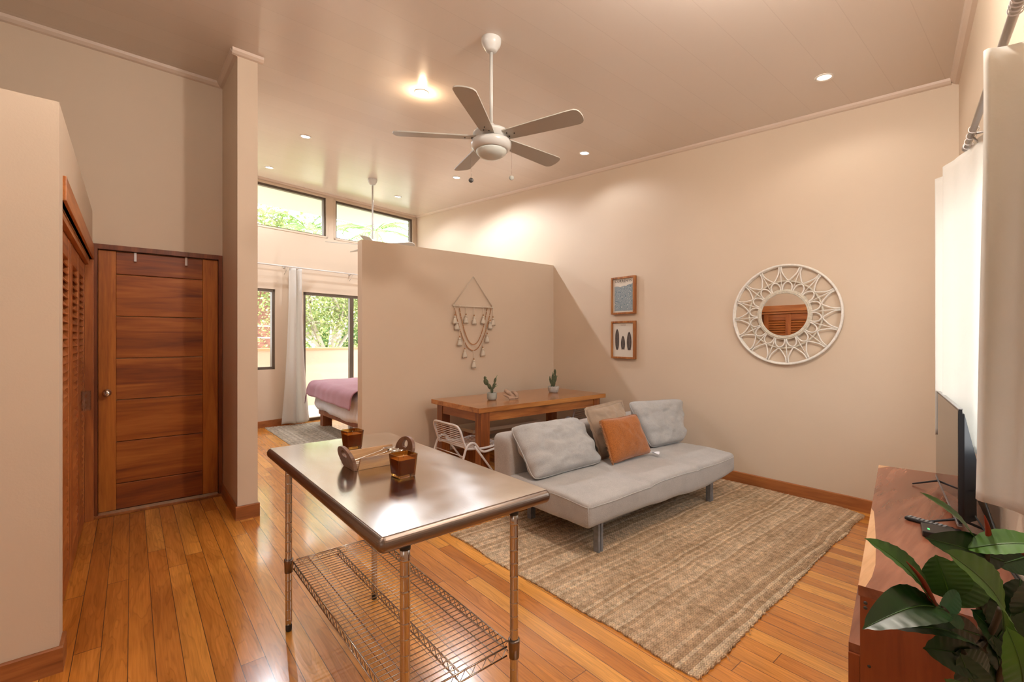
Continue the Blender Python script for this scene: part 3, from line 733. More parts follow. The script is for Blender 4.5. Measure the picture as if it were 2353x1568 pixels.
# ================================================================== steel prep table
def prep_table():
    x0, x1, y0, y1, zt = -2.70, -1.262, .552, 1.24, .88
    o = empty('prep_table', ((x0 + x1) / 2, (y0 + y1) / 2, 0), 'stainless steel work table with wire undershelf in the foreground', 'table')
    # top with rolled front rims
    b = MB(); b.box((x0 + .012, y0 + .012, zt - .004), (x1 - .012, y1 - .012, zt + .0008), .0005)
    b.box((x0 + .06, y0 + .06, zt - .035), (x1 - .06, y1 - .06, zt - .005))
    b.build('tabletop', M['steel'], o)
    rm = MB(); r = .021
    path = [(x0, y0 + r, 0), (x0, y1 - r, 0), (x0 + r, y1, 0), (x1 - r, y1, 0), (x1, y1 - r, 0), (x1, y0 + r, 0), (x1 - r, y0, 0), (x0 + r, y0, 0)]
    rm.box((x0 - .004, y0 - .004, zt - .050), (x1 + .004, y1 + .004, zt), .0235, seg=7)
    rm.build('rim', M['rim'], o)
    legs = [(-2.50, .612), (-2.50, 1.06), (-1.29, .63), (-1.26, 1.067)]
    legs = [(-2.48, .605), (-2.48, 1.05), (-1.292, .645), (-1.292, 1.08)]
    for x, y in legs:
        prof = [(.0155, .035)]; k = .06
        while k < zt - .06: prof += [(.0155, k - .0060), (.0155, k - .0022), (.0161, k - .0005), (.0161, k + .0005), (.0155, k + .0022), (.0155, k + .0060)]; k += .0254 * 1.9
        lo = MB().lathe(prof + [(.0155, zt - .046)], (x, y, 0), 20).build('leg', M['chrome'], o)
        MB().lathe([(0, 0), (.013, 0), (.015, .006), (.015, .03), (.012, .04), (0, .04)], (x, y, .0), 18).build('foot', M['rubber'], lo)
        MB().lathe([(.016, -.032), (.019, -.032), (.0215, .028), (.0215, .034), (.016, .034)], (x, y, .325), 20, cap=False).build('shelf_collar', M['rim'], lo)
        MB().lathe([(.0155, zt - .064), (.0172, zt - .064), (.0172, zt - .046), (.0155, zt - .046)], (x, y, 0), 18, cap=False).build('top_bushing', M['rubber'], lo)
    # wire shelf
    sx0, sx1, sy0, sy1 = -2.48, -1.292, .622, 1.066; zu, zl = .345, .312
    f = MB()
    def trus(a, b_, n, zz=None):
        a, b_ = Vector(a), Vector(b_)
        f.tube([a + Vector((0, 0, zu)), b_ + Vector((0, 0, zu))], .0032, 8); f.tube([a + Vector((0, 0, zl)), b_ + Vector((0, 0, zl))], .0028, 8)
        pts = []
        for i in range(n * 2 + 1): q = lerp(a, b_, i / (2 * n)); pts.append(q + Vector((0, 0, zl if i % 2 else zu)))
        f.tube(pts, .0018, 5)
    trus((sx0 + .02, sy0, 0), (sx1 - .02, sy0, 0), 28); trus((sx0 + .02, sy1, 0), (sx1 - .02, sy1, 0), 28)
    trus((sx0, sy0 + .02, 0), (sx0, sy1 - .02, 0), 9); trus((sx1, sy0 + .02, 0), (sx1, sy1 - .02, 0), 9)
    trus((sx0, (sy0 + sy1) / 2, 0), (sx1, (sy0 + sy1) / 2, 0), 28)
    for y in (sy0 + .075, sy1 - .075): f.tube([(sx0, y, zu - .005), (sx1, y, zu - .005)], .0026, 7)
    f.build('shelf_frame', M['wire'], o)
    g = MB(); n = 46
    for i in range(n):
        x = sx0 + .022 + (sx1 - sx0 - .044) * i / (n - 1); g.tube([(x, sy0, zu + .002), (x, sy1, zu + .002)], .0019, 6)
    g.build('shelf_wires', M['wire'], o)
prep_table()

# ------------------------------------------------------------------ candles, caddy, cutlery
def candle(cx, cy, rz, label, z=.8812, sc=1.1):
    o = empty('candle', (cx, cy, z), label, 'candle', rz)
    h = .085 * sc; b0 = .033 * sc; b1 = .042 * sc; t = .0035
    def ring(a, zz, c=.18):
        pts = []
        for sx, sy in ((1, 1), (-1, 1), (-1, -1), (1, -1)):
            k = a * c
            for q in range(4):
                th = {(1, 1): 0, (-1, 1): PI / 2, (-1, -1): PI, (1, -1): 3 * PI / 2}[(sx, sy)] + q * PI / 6
                pts.append(Vector((sx * (a - k) + k * math.cos(th), sy * (a - k) + k * math.sin(th), zz)))
        return pts
    def loft(rings, capa=True, capb=True):
        m = MB(); n = len(rings[0]); vs = [p for r in rings for p in r]; fs = []
        for i in range(len(rings) - 1):
            for k in range(n): k2 = (k + 1) % n; fs.append((i * n + k, i * n + k2, (i + 1) * n + k2, (i + 1) * n + k))
        if capa: fs.append(tuple(range(n))[::-1])
        if capb: fs.append(tuple((len(rings) - 1) * n + k for k in range(n)))
        return m.add(vs, fs)
    g = loft([ring(b0, 0), ring(b0 + .002, .004), ring(b1, h), ring(b1 - t, h), ring(b0 + .001, .012)])
    g.build('glass_cup', M['amber'], o, world=False)
    wx = loft([ring(b0 - .001, .0125), ring(b1 - t - .0035, .068 * sc)])
    wx.build('wax', M['wax'], o, world=False)
    wk = MB().tube([(0, 0, .066 * sc), (0, 0, .076 * sc), (.002, .001, .08 * sc)], .0012, 6); wk.build('wick', M['wick'], o, world=False)
candle(-2.425, .905, .04, 'amber glass candle at the far side of the wooden caddy')
candle(-1.79, .885, .06, 'amber glass candle on the near side of the wooden caddy, closest to the camera')
def caddy():
    # runs along y from (-2.08,.75) to (-2.16,1.13)
    z = .8815; a = Vector((-2.04, .752, z)); e = Vector((-2.045, 1.005, z)); u = (e - a).normalized(); v = Vector((-u.y, u.x, 0)); wv = Vector((0, 0, 1)); L = (e - a).length
    o = empty('caddy', tuple((a + e) / 2), 'wooden cutlery caddy with round-holed handles on the steel table', 'caddy')
    W0_, W1_ = .060, .088; H = .058
    b = MB()
    for sgn in (1, -1):
        fr = (a, v, wv, u)
        b.prism([(sgn * W0_, 0), (sgn * (W0_ - .009), .0), (sgn * (W1_ - .009), H), (sgn * W1_, H)], .012, L - .012, fr)
    b.build('side_board', M['caddy'], o)
    c = MB(); c.prism([(-W0_, 0), (W0_, 0), (W0_, .008), (-W0_, .008)], .012, L - .012, (a, v, wv, u)); c.build('bottom_board', M['caddy'], o)
    for k, (p, tilt) in enumerate(((a, -.32), (e, .32))):
        m = MB(); n = 40; out = []; inn = []
        ww_ = (wv + u * (tilt)).normalized()
        cx_h = .088; R = .052
        # outline: trapezoid base blending into an arc, hole ring
        for i in range(n):
            th = 2 * PI * i / n; x = math.cos(th); y = math.sin(th)
            if y >= -.05: q = (x * R * 1.55 if abs(x) > 0 else 0, cx_h - .022 + y * .055)
            else: q = (max(-1, min(1, x * 1.5)) * (.082 if True else 0) * (1 - .3 * (-y)), (cx_h - .022) * (1 + y) if y > -1 else 0)
            out.append(q)
            inn.append((x * .024, .083 + y * .024))
        base = []
        pts = []
        N = 40
        # explicit outline
        oc = [(-.062, 0), (.062, 0), (.077, .028), (.083, .048)]
        arc = [(.083 * math.cos(t), .048 + .060 * math.sin(t)) for t in [PI * j / 20 for j in range(1, 20)]]
        poly = oc + arc + [(-.083, .048), (-.077, .028)]
        cen = (0, .072)
        inn = []
        for q in poly:
            an = math.atan2(q[1] - cen[1], q[0] - cen[0]); inn.append((cen[0] + .027 * math.cos(an), cen[1] + .020 * math.sin(an)))
        m.ringprism(poly, inn, -.007, .007, (p, v, ww_, u))
        m.build('handle_end', M['caddyend'], o, label='darker wood end with round hole')
    # cutlery
    for k, (off, zz, lab, kind) in enumerate(((.012, .030, 'silver spoon with broad bowl lying uppermost in the caddy', 'spoon'), (-.012, .026, 'slim silver spoon lying beneath in the caddy', 'spoon'), (-.03, .024, 'silver spoon at the far side of the pile in the caddy', 'spoon'))):
        s0 = a + u * .012 + v * off; d = (u + v * (.05 - k * .04)).normalized(); sd = Vector((-d.y, d.x, 0))
        s0.z = z + zz - .012; Lh = .155 + .008 * k; hgt = .028
        sp_ = MB()
        def hp(t): return s0 + d * (Lh * t) + wv * (.008 + hgt * t)
        sp_.tube([hp(0), hp(.03), hp(.1), hp(.5), hp(.85), hp(1)], [.003, .0055, .0045, .0028, .0022, .003], 8)
        sp_.ball(hp(.04), (.006, .006, .004), 8, 6); sp_.ball(hp(.97), (.0045, .0045, .004), 8, 6)
        cc = hp(1) + d * .027
        def bf(uu, vv):
            th = 2 * PI * uu; rr = vv
            return cc + d * (.029 * rr * math.cos(th)) + sd * (.019 * rr * math.sin(th)) + wv * (.009 * (rr * rr) - .004)
        sp_.grid(bf, 20, 5)
        o2 = sp_.build('spoon', M['silver'], label=lab); o2['category'] = 'spoon'; o2['group'] = 'spoons in the caddy'
caddy()

# ================================================================== dining table, bench, chairs
def dining_table():
    x0, x1, y0, y1, z = -4.575, -3.648, 2.605, 4.535, .78
    o = empty('dining_table', ((x0 + x1) / 2, (y0 + y1) / 2, 0), 'oiled hardwood dining table with thick square legs by the partition', 'table')
    MB().box((x0, y0, z - .05), (x1, y1, z), .003).build('tabletop', M['table'], o)
    lx0, lx1, ly0, ly1 = x0 + .07, x1 - .01, y0 + .035, y1 - .10; W = .105
    for x in (lx0, lx1 - W):
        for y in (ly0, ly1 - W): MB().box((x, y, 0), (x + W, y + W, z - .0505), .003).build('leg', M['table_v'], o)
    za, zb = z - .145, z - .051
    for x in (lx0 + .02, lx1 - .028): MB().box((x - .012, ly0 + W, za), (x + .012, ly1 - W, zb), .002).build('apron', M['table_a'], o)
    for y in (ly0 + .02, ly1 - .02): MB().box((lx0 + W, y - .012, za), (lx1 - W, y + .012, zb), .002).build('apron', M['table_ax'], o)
dining_table()
def bench():
    x0, x1, y0, y1, z = -4.62, -4.25, 2.95, 4.02, .44
    x0, x1, y0, y1, z = -4.60, -4.22, 2.93, 3.97, .44
    o = empty('bench', ((x0 + x1) / 2, (y0 + y1) / 2, 0), 'cream painted bench pushed under the dining table', 'bench')
    MB().box((x0, y0, z - .04), (x1, y1, z), .004).build('seat', M['bench'], o)
    for y in (y0 + .10, y1 - .16): MB().box((x0 + .04, y, 0), (x1 - .04, y + .05, z - .041), .003).build('leg', M['table_v'], o)
    MB().box((x0 + .1, y0 + .15, .22), (x1 - .1, y1 - .16, .29), .003).build('stretcher', M['bench'], o)
bench()
def make_chair(loc, rz, label):
    o = empty('wire_chair', loc, label, 'chair', rz, group='white wire chairs at the dining table')
    B = lambda mb, n, m='white', **k: mb.build(n, M[m], o, world=False, **k)
    # local: chair faces +x ; width along y ; backrest at -x
    hw = .245; r = .011
    def backP(s, y): return Vector((-.20 - .075 * s, y, .405 + .225 * s))     # s 0..1 up the back
    c = []
    for y, s in ((-hw, 0), (-hw, .72), (-hw + .02, .92), (-hw + .07, 1), (0, 1.0), (hw - .07, 1), (hw - .02, .92), (hw, .72), (hw, 0)): c.append(backP(s, y))
    B(MB().tube(catmull(c, 6), r, 10), 'back_frame')
    s = MB()
    for i in range(10): q = .04 + .86 * i / 9; s.tube([backP(q, -hw + .005), backP(q, hw - .005)], .0042, 6)
    B(s, 'back_rods')
    def seatP(x, y): return Vector((x, y, .405 - .02 * math.sin((x + .2) / .42 * PI)))
    c = [seatP(-.20, -hw), seatP(0, -hw), seatP(.17, -hw), seatP(.21, -hw + .04), seatP(.22, 0), seatP(.21, hw - .04), seatP(.17, hw), seatP(0, hw), seatP(-.20, hw)]
    B(MB().tube(catmull(c, 6), r, 10), 'seat_frame')
    s = MB()
    for i in range(14): x = -.18 + .375 * i / 13; s.tube([seatP(x, -hw + .005), seatP(x, hw - .005)], .0042, 6)
    B(s, 'seat_rods')
    for sg in (-1, 1):
        y = sg * (hw + .02)
        pts = [(-.33, y, 0), (-.27, y, .22), (-.215, y, .40), (-.165, y, .455), (-.105, y, .445), (-.055, y, .385), (0, y, .355), (.08, y, .36), (.18, y, .375)]
        B(MB().tube(catmull(pts, 6), .0115, 10), 'arm_leg')
        B(MB().tube([(-.11, y - sg * .003, .425), (.22, y, 0)], .0105, 10), 'front_leg')
    B(MB().tube([(-.235, -hw - .02, .34), (-.235, hw + .02, .34)], .0045, 8), 'rear_stretcher')
    return o
ch = make_chair((-3.90, 2.655, 0), PI / 2, 'white wire chair tucked at the near end of the dining table, beside the steel table')
c2 = copytree(ch); c2.location = (-3.80, 4.155, 0); c2.rotation_euler = (0, 0, -PI / 2)
c2['label'] = 'white wire chair at the far end of the dining table, mostly hidden behind cushions'

# ------------------------------------------------------------------ cacti, driftwood
def cactus(x, y, label, pot, pads, shoots, pr, ph, m='pot1'):
    o = empty('potted_cactus', (x, y, .78), label, 'cactus')
    MB().lathe(pot, (x, y, .78), 28).build('pot', M[m], o)
    MB().lathe([(0, ph - .010), (pr * .5, ph - .008), (pr, ph - .014)], (x, y, .78), 20, cap=False).build('soil', M['soil'], o)
    # view-facing plane: right vector of a person at the sofa
    R = Vector((.52, .85, 0)).normalized(); b = MB()
    for px, pz, rx, rz_, tilt in pads:
        rot = Matrix(((R.x, -R.y, 0), (R.y, R.x, 0), (0, 0, 1))) @ Matrix.Rotation(tilt, 3, 'Y')
        b.ball(Vector((x, y, .78)) + R * px + Vector((0, 0, pz)), (rx, rx * .55, rz_), 14, 10, rot)
    b.build('pads', M['cactus'], o)
    for px, pz, qx, qz in shoots:
        s = MB(); s.tube([Vector((x, y, .78)) + R * px + Vector((0, 0, pz)), Vector((x, y, .78)) + R * qx + Vector((0, 0, qz))], [.0045, .002], 6)
        s.build('new_shoot', M['cactus2'], o)
potA = [(0, 0), (.040, 0), (.052, .01), (.0555, .035), (.0545, .075), (.051, .082), (.047, .08), (.047, .06), (0, .06)]
cactus(-4.08, 3.09, 'prickly pear cactus with forked pads in a grey pot, left of the driftwood', potA,
       [(0, .105, .017, .035, 0), (-.028, .15, .021, .036, -.45), (-.066, .20, .027, .038, -.35), (-.078, .245, .014, .02, 0), (.022, .155, .017, .036, .25), (.035, .215, .014, .034, .25), (.045, .175, .008, .008, 0)],
       [(.045, .24, .06, .275), (-.068, .235, -.058, .255), (.035, .145, .062, .16)], .047, .078)
potB = [(0, 0), (.048, 0), (.060, .012), (.072, .06), (.072, .078), (.067, .08), (.064, .074), (.06, .055), (0, .055)]
cactus(-4.15, 4.12, 'column-like cactus in a speckled white bowl near the corner of the partition', potB,
       [(-.022, .11, .012, .05, 0), (0, .12, .02, .05, 0), (-.038, .15, .013, .045, -.15), (.012, .12, .016, .05, .1), (.022, .175, .022, .05, .1), (-.012, .17, .013, .06, 0), (-.003, .19, .012, .055, 0), (.02, .255, .016, .04, 0), (-.045, .18, .008, .03, 0)],
       [(-.01, .24, -.01, .262), (.045, .20, .056, .212), (-.05, .17, -.055, .16)], .063, .07, 'pot2')
def driftwood():
    c = Vector((-3.99, 3.29, .78)); R = Vector((.52, .85, 0)).normalized(); F = Vector((.85, -.52, 0)).normalized(); Z = Vector((0, 0, 1))
    P = lambda a, f, z: c + R * a + F * f + Z * z
    b = MB()
    for pts, rs in (([(-.075, 0, .10), (-.045, 0, .085), (-.005, .01, .055), (.03, .01, .03)], [.018, .026, .023, .014]),
                    ([(-.085, 0, .05), (-.03, .03, .028), (.03, .035, .02), (.05, .03, .02)], [.008, .014, .015, .008]),
                    ([(.01, -.01, .075), (.035, -.01, .075), (.062, 0, .05), (.07, .02, .022), (.04, .03, .016)], [.016, .02, .023, .018, .012]),
                    ([(-.03, .05, .012), (.0, .055, .02), (.04, .05, .016)], [.016, .012, .009])):
        n = 6; q = catmull([P(*p) for p in pts], n); rr = []
        for i in range(len(q)):
            t = i / n; k = min(int(t), len(rs) - 2); rr.append(rs[k] + (rs[k + 1] - rs[k]) * (t - k))
        rr[0] *= .5; rr[-1] *= .5
        b.tube(q, rr, 10)
    dz = min(p.z for p in b.v) - .7805
    b.v = [p - Z * dz for p in b.v]
    tag(b.build('driftwood_ornament', M['drift']), 'knotted pale driftwood ornament lying between the two cacti', 'ornament')
driftwood()

# ================================================================== wall things
def macrame():
    X = -4.765; yc = 3.308
    o = empty('wall_hanging', (X, yc, 1.11), 'cream macrame wall hanging with tassels and bead garlands on the partition', 'wall hanging')
    P = lambda y, z, off=.012: Vector((X + off, yc + y * .942, z * .942))
    apex = P(0, 2.38); L = P(-.315, 1.985); R = P(.315, 1.985)
    MB().tube([P(-.32, 1.98, .014), P(.325, 1.98, .014)], .011, 12).build('dowel', M['cord'], o)
    cb = MB()
    for d in (-.003, .006):
        cb.tube([L + Vector((0, d - .003, 0)), apex + Vector((0, d, 0)), R + Vector((0, d + .003, 0))], .0035, 6)
    for y in (-.31, -.22, -.14, 0, .15, .23, .31): cb.lathe([(.0125, -.008), (.014, 0), (.0125, .008)], P(y, 1.98, .014), 10, (0, 1, 0), cap=False)
    MB().lathe([(.004, 0), (.006, .012), (0, .014)], (X, yc, 2.238), 8, (1, 0, 0)).build('nail', M['dark'], o)
    cb.build('hanging_cord', M['cord'], o)
    def gar(y0, y1, zb, n, pw=2.6):
        b = MB(); pts = []
        N = 200
        for i in range(N + 1):
            t = -1 + 2 * i / N; y = (y0 + y1) / 2 + (y1 - y0) / 2 * t; z = zb + (1.965 - zb) * abs(t) ** pw; pts.append(Vector((0, y, z)))
        d = 0; last = None; step = .0125
        acc = 0
        for p, q in zip(pts, pts[1:]):
            acc += (q - p).length
            if acc > step: acc -= step; b.ball(P(q.y, q.z, .012), .0068, 8, 5)
        b.build('bead_strand', M['bead'], o); 
        return lambda y: zb + (1.965 - zb) * abs((y - (y0 + y1) / 2) / ((y1 - y0) / 2)) ** pw
    gar(-.225, .228, 1.475, 60, 2.2); fo = gar(-.30, .295, 1.395, 90, 2.1)
    for y, zt, cord in ((-.295, 1.97, .10), (-.125, 1.97, .09), (.005, 1.97, .10), (.155, 1.97, .09), (.32, 1.97, .11),
                        (-.265, fo(-.265) - .02, .02), (-.222, fo(-.222), .11), (-.145, fo(-.145), .085), (0, fo(0), .105), (.147, fo(.147), .085), (.222, fo(.215), .06), (.272, fo(.262), .03)):
        tz = zt - cord
        t = MB(); t.lathe([(.012, -.046), (.018, -.054), (.012, -.058), (0, -.058)][::-1], P(y, tz, .022), 4)
        t = MB()
        t.ball(P(y, tz - .034, .022), .0155, 10, 8)
        prof = [(.010, -.042), (.017, -.052), (.025, -.075), (.031, -.098), (.035, -.118), (.0, -.116)]
        base = P(y, tz, .022)
        n = 20; k0 = random.random() * 6
        vs = []; fs = []
        for i, (r, h) in enumerate(prof):
            for k in range(n):
                a = 2 * PI * k / n; rr = r * (1 + .10 * math.sin(k * PI + i)) * (1 + .06 * math.sin(3 * a + k0))
                vs.append(base + Vector((math.cos(a) * rr * .6, math.sin(a) * rr, h + (.006 * math.sin(a * 4 + k0) if i == 4 else 0))))
        for i in range(len(prof) - 1):
            for k in range(n): k2 = (k + 1) % n; fs.append((i * n + k, i * n + k2, (i + 1) * n + k2, (i + 1) * n + k))
        t.add(vs, fs, True)
        to = t.build('tassel', M['yarn'], o)
        bb = MB(); bb.ball(P(y, tz - .006, .022), .0085, 8, 6); bb.ball(P(y, tz - .018, .022), .0085, 8, 6); bb.build('tassel_beads', M['bead'], to)
        if cord > .025: MB().tube([P(y, zt + .005, .018), P(y, tz - .005, .022)], .003, 6).build('tassel_cord', M['cord'], to)
macrame()

def picture(name, z0, z1, kind, label):
    x0, x1 = -3.70, -3.345; y = YM; d = .045; t = .024
    o = empty('framed_print', ((x0 + x1) / 2, y, z0), label, 'framed print')
    f = MB(); f.box((x0, y - d, z0), (x0 + t, y, z1), .002); f.box((x1 - t, y - d, z0), (x1, y, z1), .002)
    f.box((x0 + t, y - d, z0), (x1 - t, y, z0 + t), .002); f.box((x0 + t, y - d, z1 - t), (x1 - t, y, z1), .002)
    f.build('frame', M['picframe'], o)
    pp = MB().box((x0 + t, y - .028, z0 + t), (x1 - t, y - .024, z1 - t)).build('print_sheet', M['paper'], o)
    yy = y - .0285
    fr = (Vector((x0 + t, yy, z0 + t)), Vector((1, 0, 0)), Vector((0, 0, 1)), Vector((0, -1, 0))); w_, h_ = x1 - x0 - 2 * t, z1 - z0 - 2 * t
    def text(body, cx, cz, size, m, sx=1):
        cu = bpy.data.curves.new('lettering', 'FONT'); cu.body = body; cu.size = size; cu.align_x = 'CENTER'; cu.space_character = 1.15; cu.extrude = .0004
        ob = bpy.data.objects.new('lettering', cu); C.objects.link(ob)
        dg = bpy.context.evaluated_depsgraph_get(); me = bpy.data.meshes.new_from_object(ob.evaluated_get(dg)); bpy.data.objects.remove(ob)
        me.materials.clear(); me.materials.append(m)
        q = bpy.data.objects.new('lettering', me); C.objects.link(q); q.parent = o
        me.transform(Matrix.Translation(Vector((cx, yy - .0006, cz)) - Vector(o.location)) @ Matrix.Rotation(PI / 2, 4, 'X') @ Matrix.Scale(sx, 4, (1, 0, 0)))
    if kind == 'waves':
        top = h_ * .78; pts = [(w_ * .07, h_ * .04), (w_ * .95, h_ * .04)]
        cr = []
        for i in range(40):
            t_ = i / 39; x = w_ * (.95 - .88 * t_)
            z = top + .010 * abs(math.sin(t_ * 3 * PI)) + .012 * math.sin(t_ * 4 + 2) + (.015 if t_ < .03 else 0)
            cr.append((x, z))
        m = MB(); m.prism(pts + cr, 0, .0012, fr); m.build('wave_artwork', M['waves'], o, label='grey blue swirling wave lines')
        text('CURRENTS', (x0 + x1) / 2, z0 + t + h_ * .895, .046, M['ink'])
        text('WAVES & TIDES', (x0 + x1) / 2, z0 + t + h_ * .865, .010, M['inkgrey'])
    else:
        def board_(cx, zb, zt_, hw, fish=False, round_=False):
            pts = []; n = 16
            for s in (1, -1):
                rng = range(n + 1) if s == 1 else range(n, -1, -1)
                for i in rng:
                    q = i / n; prof = (math.sin(PI * min(1, .12 + q * .88)) ** .55 if not round_ else (1 - abs(2 * q - .95) ** 5) ** .6 * (.75 + .25 * math.sin(PI * q)) if abs(2 * q - .95) < 1 else .02)
                    if q > .999: prof = .02
                    pts.append((cx + s * hw * max(prof, .02), zb + (zt_ - zb) * q))
            if fish: pts = [(cx, zb + .014)] + [(cx + hw * .5, zb)] + pts[1:-1] + [(cx - hw * .5, zb)]
            return pts
        for k, a in enumerate(((w_ * .20, h_ * .20, h_ * .83, .029, False, True), (w_ * .49, h_ * .20, h_ * .62, .030, True, False), (w_ * .79, h_ * .20, h_ * .74, .034, False, False))):
            m = MB(); m.prism(board_(*a), 0, .0012, fr); m.build('surfboard_picture', M['board'], o)
            mm = MB(); mm.prism([(a[0] - .0012, a[1] + .03), (a[0] + .0012, a[1] + .03), (a[0] + .0012, a[2] - .03), (a[0] - .0012, a[2] - .03)], .0012, .0018, fr); mm.build('stringer_line', M['inkgrey'], o)
        text('QUIVER', (x0 + x1) / 2, z0 + t + h_ * .925, .020, M['inkgrey'])
        text('1 9 6', (x0 + x1) / 2, z0 + t + h_ * .03, .008, M['inkgrey'])
picture('currents', 1.768, 2.235, 'waves', 'wood framed blue wave print titled CURRENTS, the upper of the two')
picture('quiver', 1.213, 1.682, 'boards', 'wood framed print of three dark surfboards, below the wave print')

def rattan_mirror():
    c = Vector((-1.692, YM - .03, 1.688)); o = empty('wall_mirror', tuple(c), 'round white rattan sunburst mirror on the right wall', 'mirror')
    P = lambda r, a, off=0: c + Vector((r * math.cos(a), -off, r * math.sin(a)))
    ring = lambda r, off, n=96: [P(r, 2 * PI * i / n, off) for i in range(n)]
    R1, R2, R3 = .460, .315, .232
    b = MB(); b.tube(ring(R1, -.015), .011, 10, True); b.tube(ring(R1 + .004, .004), .010, 10, True); b.build('outer_ring', M['rattan'], o)
    b = MB(); b.tube(ring(R2, -.006), .0085, 8, True); b.build('middle_ring', M['rattan2'], o)
    n = 16
    sp = MB(); lo = MB(); li = MB()
    for k in range(n):
        a = 2 * PI * k / n + .07; h = PI / n
        sp.tube([P(R3 - .005, a, .0), P(R1 - .008, a, .0)], .004, 6)
        # outer hoops: from the outer ring at both neighbouring spokes, dipping to the middle ring
        pts = [P(R1 - .01, a + .022, .004), P(R1 - .06, a + .035, .004), P(R2 + .035, a + h * .55, .004), P(R2 + .006, a + h, .004), P(R2 + .035, a + h * 1.45, .004), P(R1 - .06, a + 2 * h - .035, .004), P(R1 - .01, a + 2 * h - .022, .004)]
        lo.tube(catmull(pts, 5), .0056, 7)
        pts = [P(R3 - .004, a + .03, .004), P(R3 + .03, a + .045, .004), P(R2 - .022, a + h * .5, .004), P(R2 - .006, a + h, .004), P(R2 - .022, a + h * 1.5, .004), P(R3 + .03, a + 2 * h - .045, .004), P(R3 - .004, a + 2 * h - .03, .004)]
        li.tube(catmull(pts, 5), .0056, 7)
    sp.build('spokes', M['rattan'], o); lo.build('outer_hoops', M['rattan'], o); li.build('inner_hoops', M['rattan'], o)
    b = MB(); 
    for r, off, t in ((R3 - .003, .0, .0085), (R3 - .014, .006, .0085), (R3 - .025, .004, .0085)): b.tube(ring(r, off), t, 8, True)
    b.build('inner_frame', M['rattan2'], o)
    g = MB().lathe([(0, 0), (.207, 0), (.207, .004), (0, .004)], tuple(c + Vector((0, .004, 0))), 64, (0, -1, 0)); 
    g2 = MB(); n_ = 64; vs = [P(.206, 2 * PI * i / n_, .001) for i in range(n_)]; g2.add(vs, [tuple(range(n_))[::-1]]); 
    g2.add([p + Vector((0, .02, 0)) for p in vs] , [tuple(range(n_))])
    fs = [(i, (i + 1) % n_, n_ + (i + 1) % n_, n_ + i) for i in range(n_)]; g2.f += fs; g2.sm += [False] * n_
    g2.v = [Vector((p.x, p.y + (p.z - c.z) * .011, p.z)) for p in g2.v]
    g2.build('mirror_glass', M['mirror'], o)
rattan_mirror()

# ================================================================== rug + sofa
def rug():
    x0, x1, y0, y1 = -2.86, -1.02, 1.855, 4.70
    cs = [(-2.92, 1.83), (-1.00, 1.86), (-1.06, 4.64), (-1.25, 4.72), (-2.42, 4.71), (-2.92, 4.70)]
    random.seed(3)
    def edge(a, b_, n, amp, ph):
        out = []
        for i in range(n):
            t = i / n; p = Vector(a).lerp(Vector(b_), t); d = (Vector(b_) - Vector(a)).normalized(); nn = Vector((d.y, -d.x))
            out.append(p + nn * (amp * noise.noise(Vector((p.x * 3.1 + ph, p.y * 3.1, 0))) + .004 * math.sin(i * 2.3)))
        return out
    pts = []
    for i in range(len(cs)): pts += edge(cs[i], cs[(i + 1) % len(cs)], max(4, int((Vector(cs[(i + 1) % len(cs)]) - Vector(cs[i])).length / .02)), .02, i * 0)
    cen = Vector((sum(p.x for p in pts) / len(pts), sum(p.y for p in pts) / len(pts)))
    # polar-free: strips along x
    b = MB(); n = len(pts)
    zt = .012
    inset = [p + (cen - p).normalized() * .008 for p in pts]
    vs = [Vector((p.x, p.y, .0)) for p in pts] + [Vector((p.x, p.y, zt - .004)) for p in pts] + [Vector((p.x, p.y, zt)) for p in inset]
    fs = []
    for i in range(n): j = (i + 1) % n; fs += [(i, j, n + j, n + i), (n + i, n + j, 2 * n + j, 2 * n + i)]
    fs.append(tuple(2 * n + i for i in range(n)))
    b.add(vs, fs)
    # loose jute ends
    for _ in range(60):
        i = random.randrange(n); p = pts[i]; d = (p - cen).normalized()
        q = Vector((p.x, p.y, .008)); L = random.uniform(.01, .03)
        b.tube([q - Vector((d.x, d.y, 0)) * .01, q + Vector((d.x, d.y, 0)) * L * .5 + Vector((0, 0, .004)), q + Vector((d.x + random.uniform(-.6, .6), d.y + random.uniform(-.6, .6), 0)) * L], .0014, 4)
    tag(b.build('jute_rug', M['rug'], keep=True), 'braided jute rug under the grey sofa', 'rug')
rug()
RZ = .012
def puffbox(lo, hi, nx, ny, nz, rad, fn=None):
    """rounded box with subdivided faces; fn displaces points"""
    lo, hi = Vector(lo), Vector(hi); c = (lo + hi) / 2; h = (hi - lo) / 2; b = MB()
    faces = [((1, 0, 0), (0, 1, 0), (0, 0, 1)), ((-1, 0, 0), (0, 1, 0), (0, 0, 1)), ((0, 1, 0), (1, 0, 0), (0, 0, 1)), ((0, -1, 0), (1, 0, 0), (0, 0, 1)), ((0, 0, 1), (1, 0, 0), (0, 1, 0)), ((0, 0, -1), (1, 0, 0), (0, 1, 0))]
    N = {0: nx, 1: ny, 2: nz}
    def warp(t): return math.copysign(1 - (1 - abs(t)) ** 1.25 if abs(t) < 1 else 1, t)
    for nrm, u, v in faces:
        nrm, u, v = Vector(nrm), Vector(u), Vector(v)
        iu = [i for i in range(3) if u[i]][0]; iv = [i for i in range(3) if v[i]][0]
        def f(s, t, nrm=nrm, u=u, v=v):
            p = nrm + u * warp(2 * s - 1) + v * warp(2 * t - 1)
            q = Vector((p.x * h.x, p.y * h.y, p.z * h.z))
            inner = Vector([max(-(h[i] - rad), min(h[i] - rad, q[i])) for i in range(3)])
            d = q - inner
            if d.length > 1e-9: q = inner + d.normalized() * rad
            q = q + c
            return fn(q) if fn else q
        b.grid(f, N[iu], N[iv])
    return b
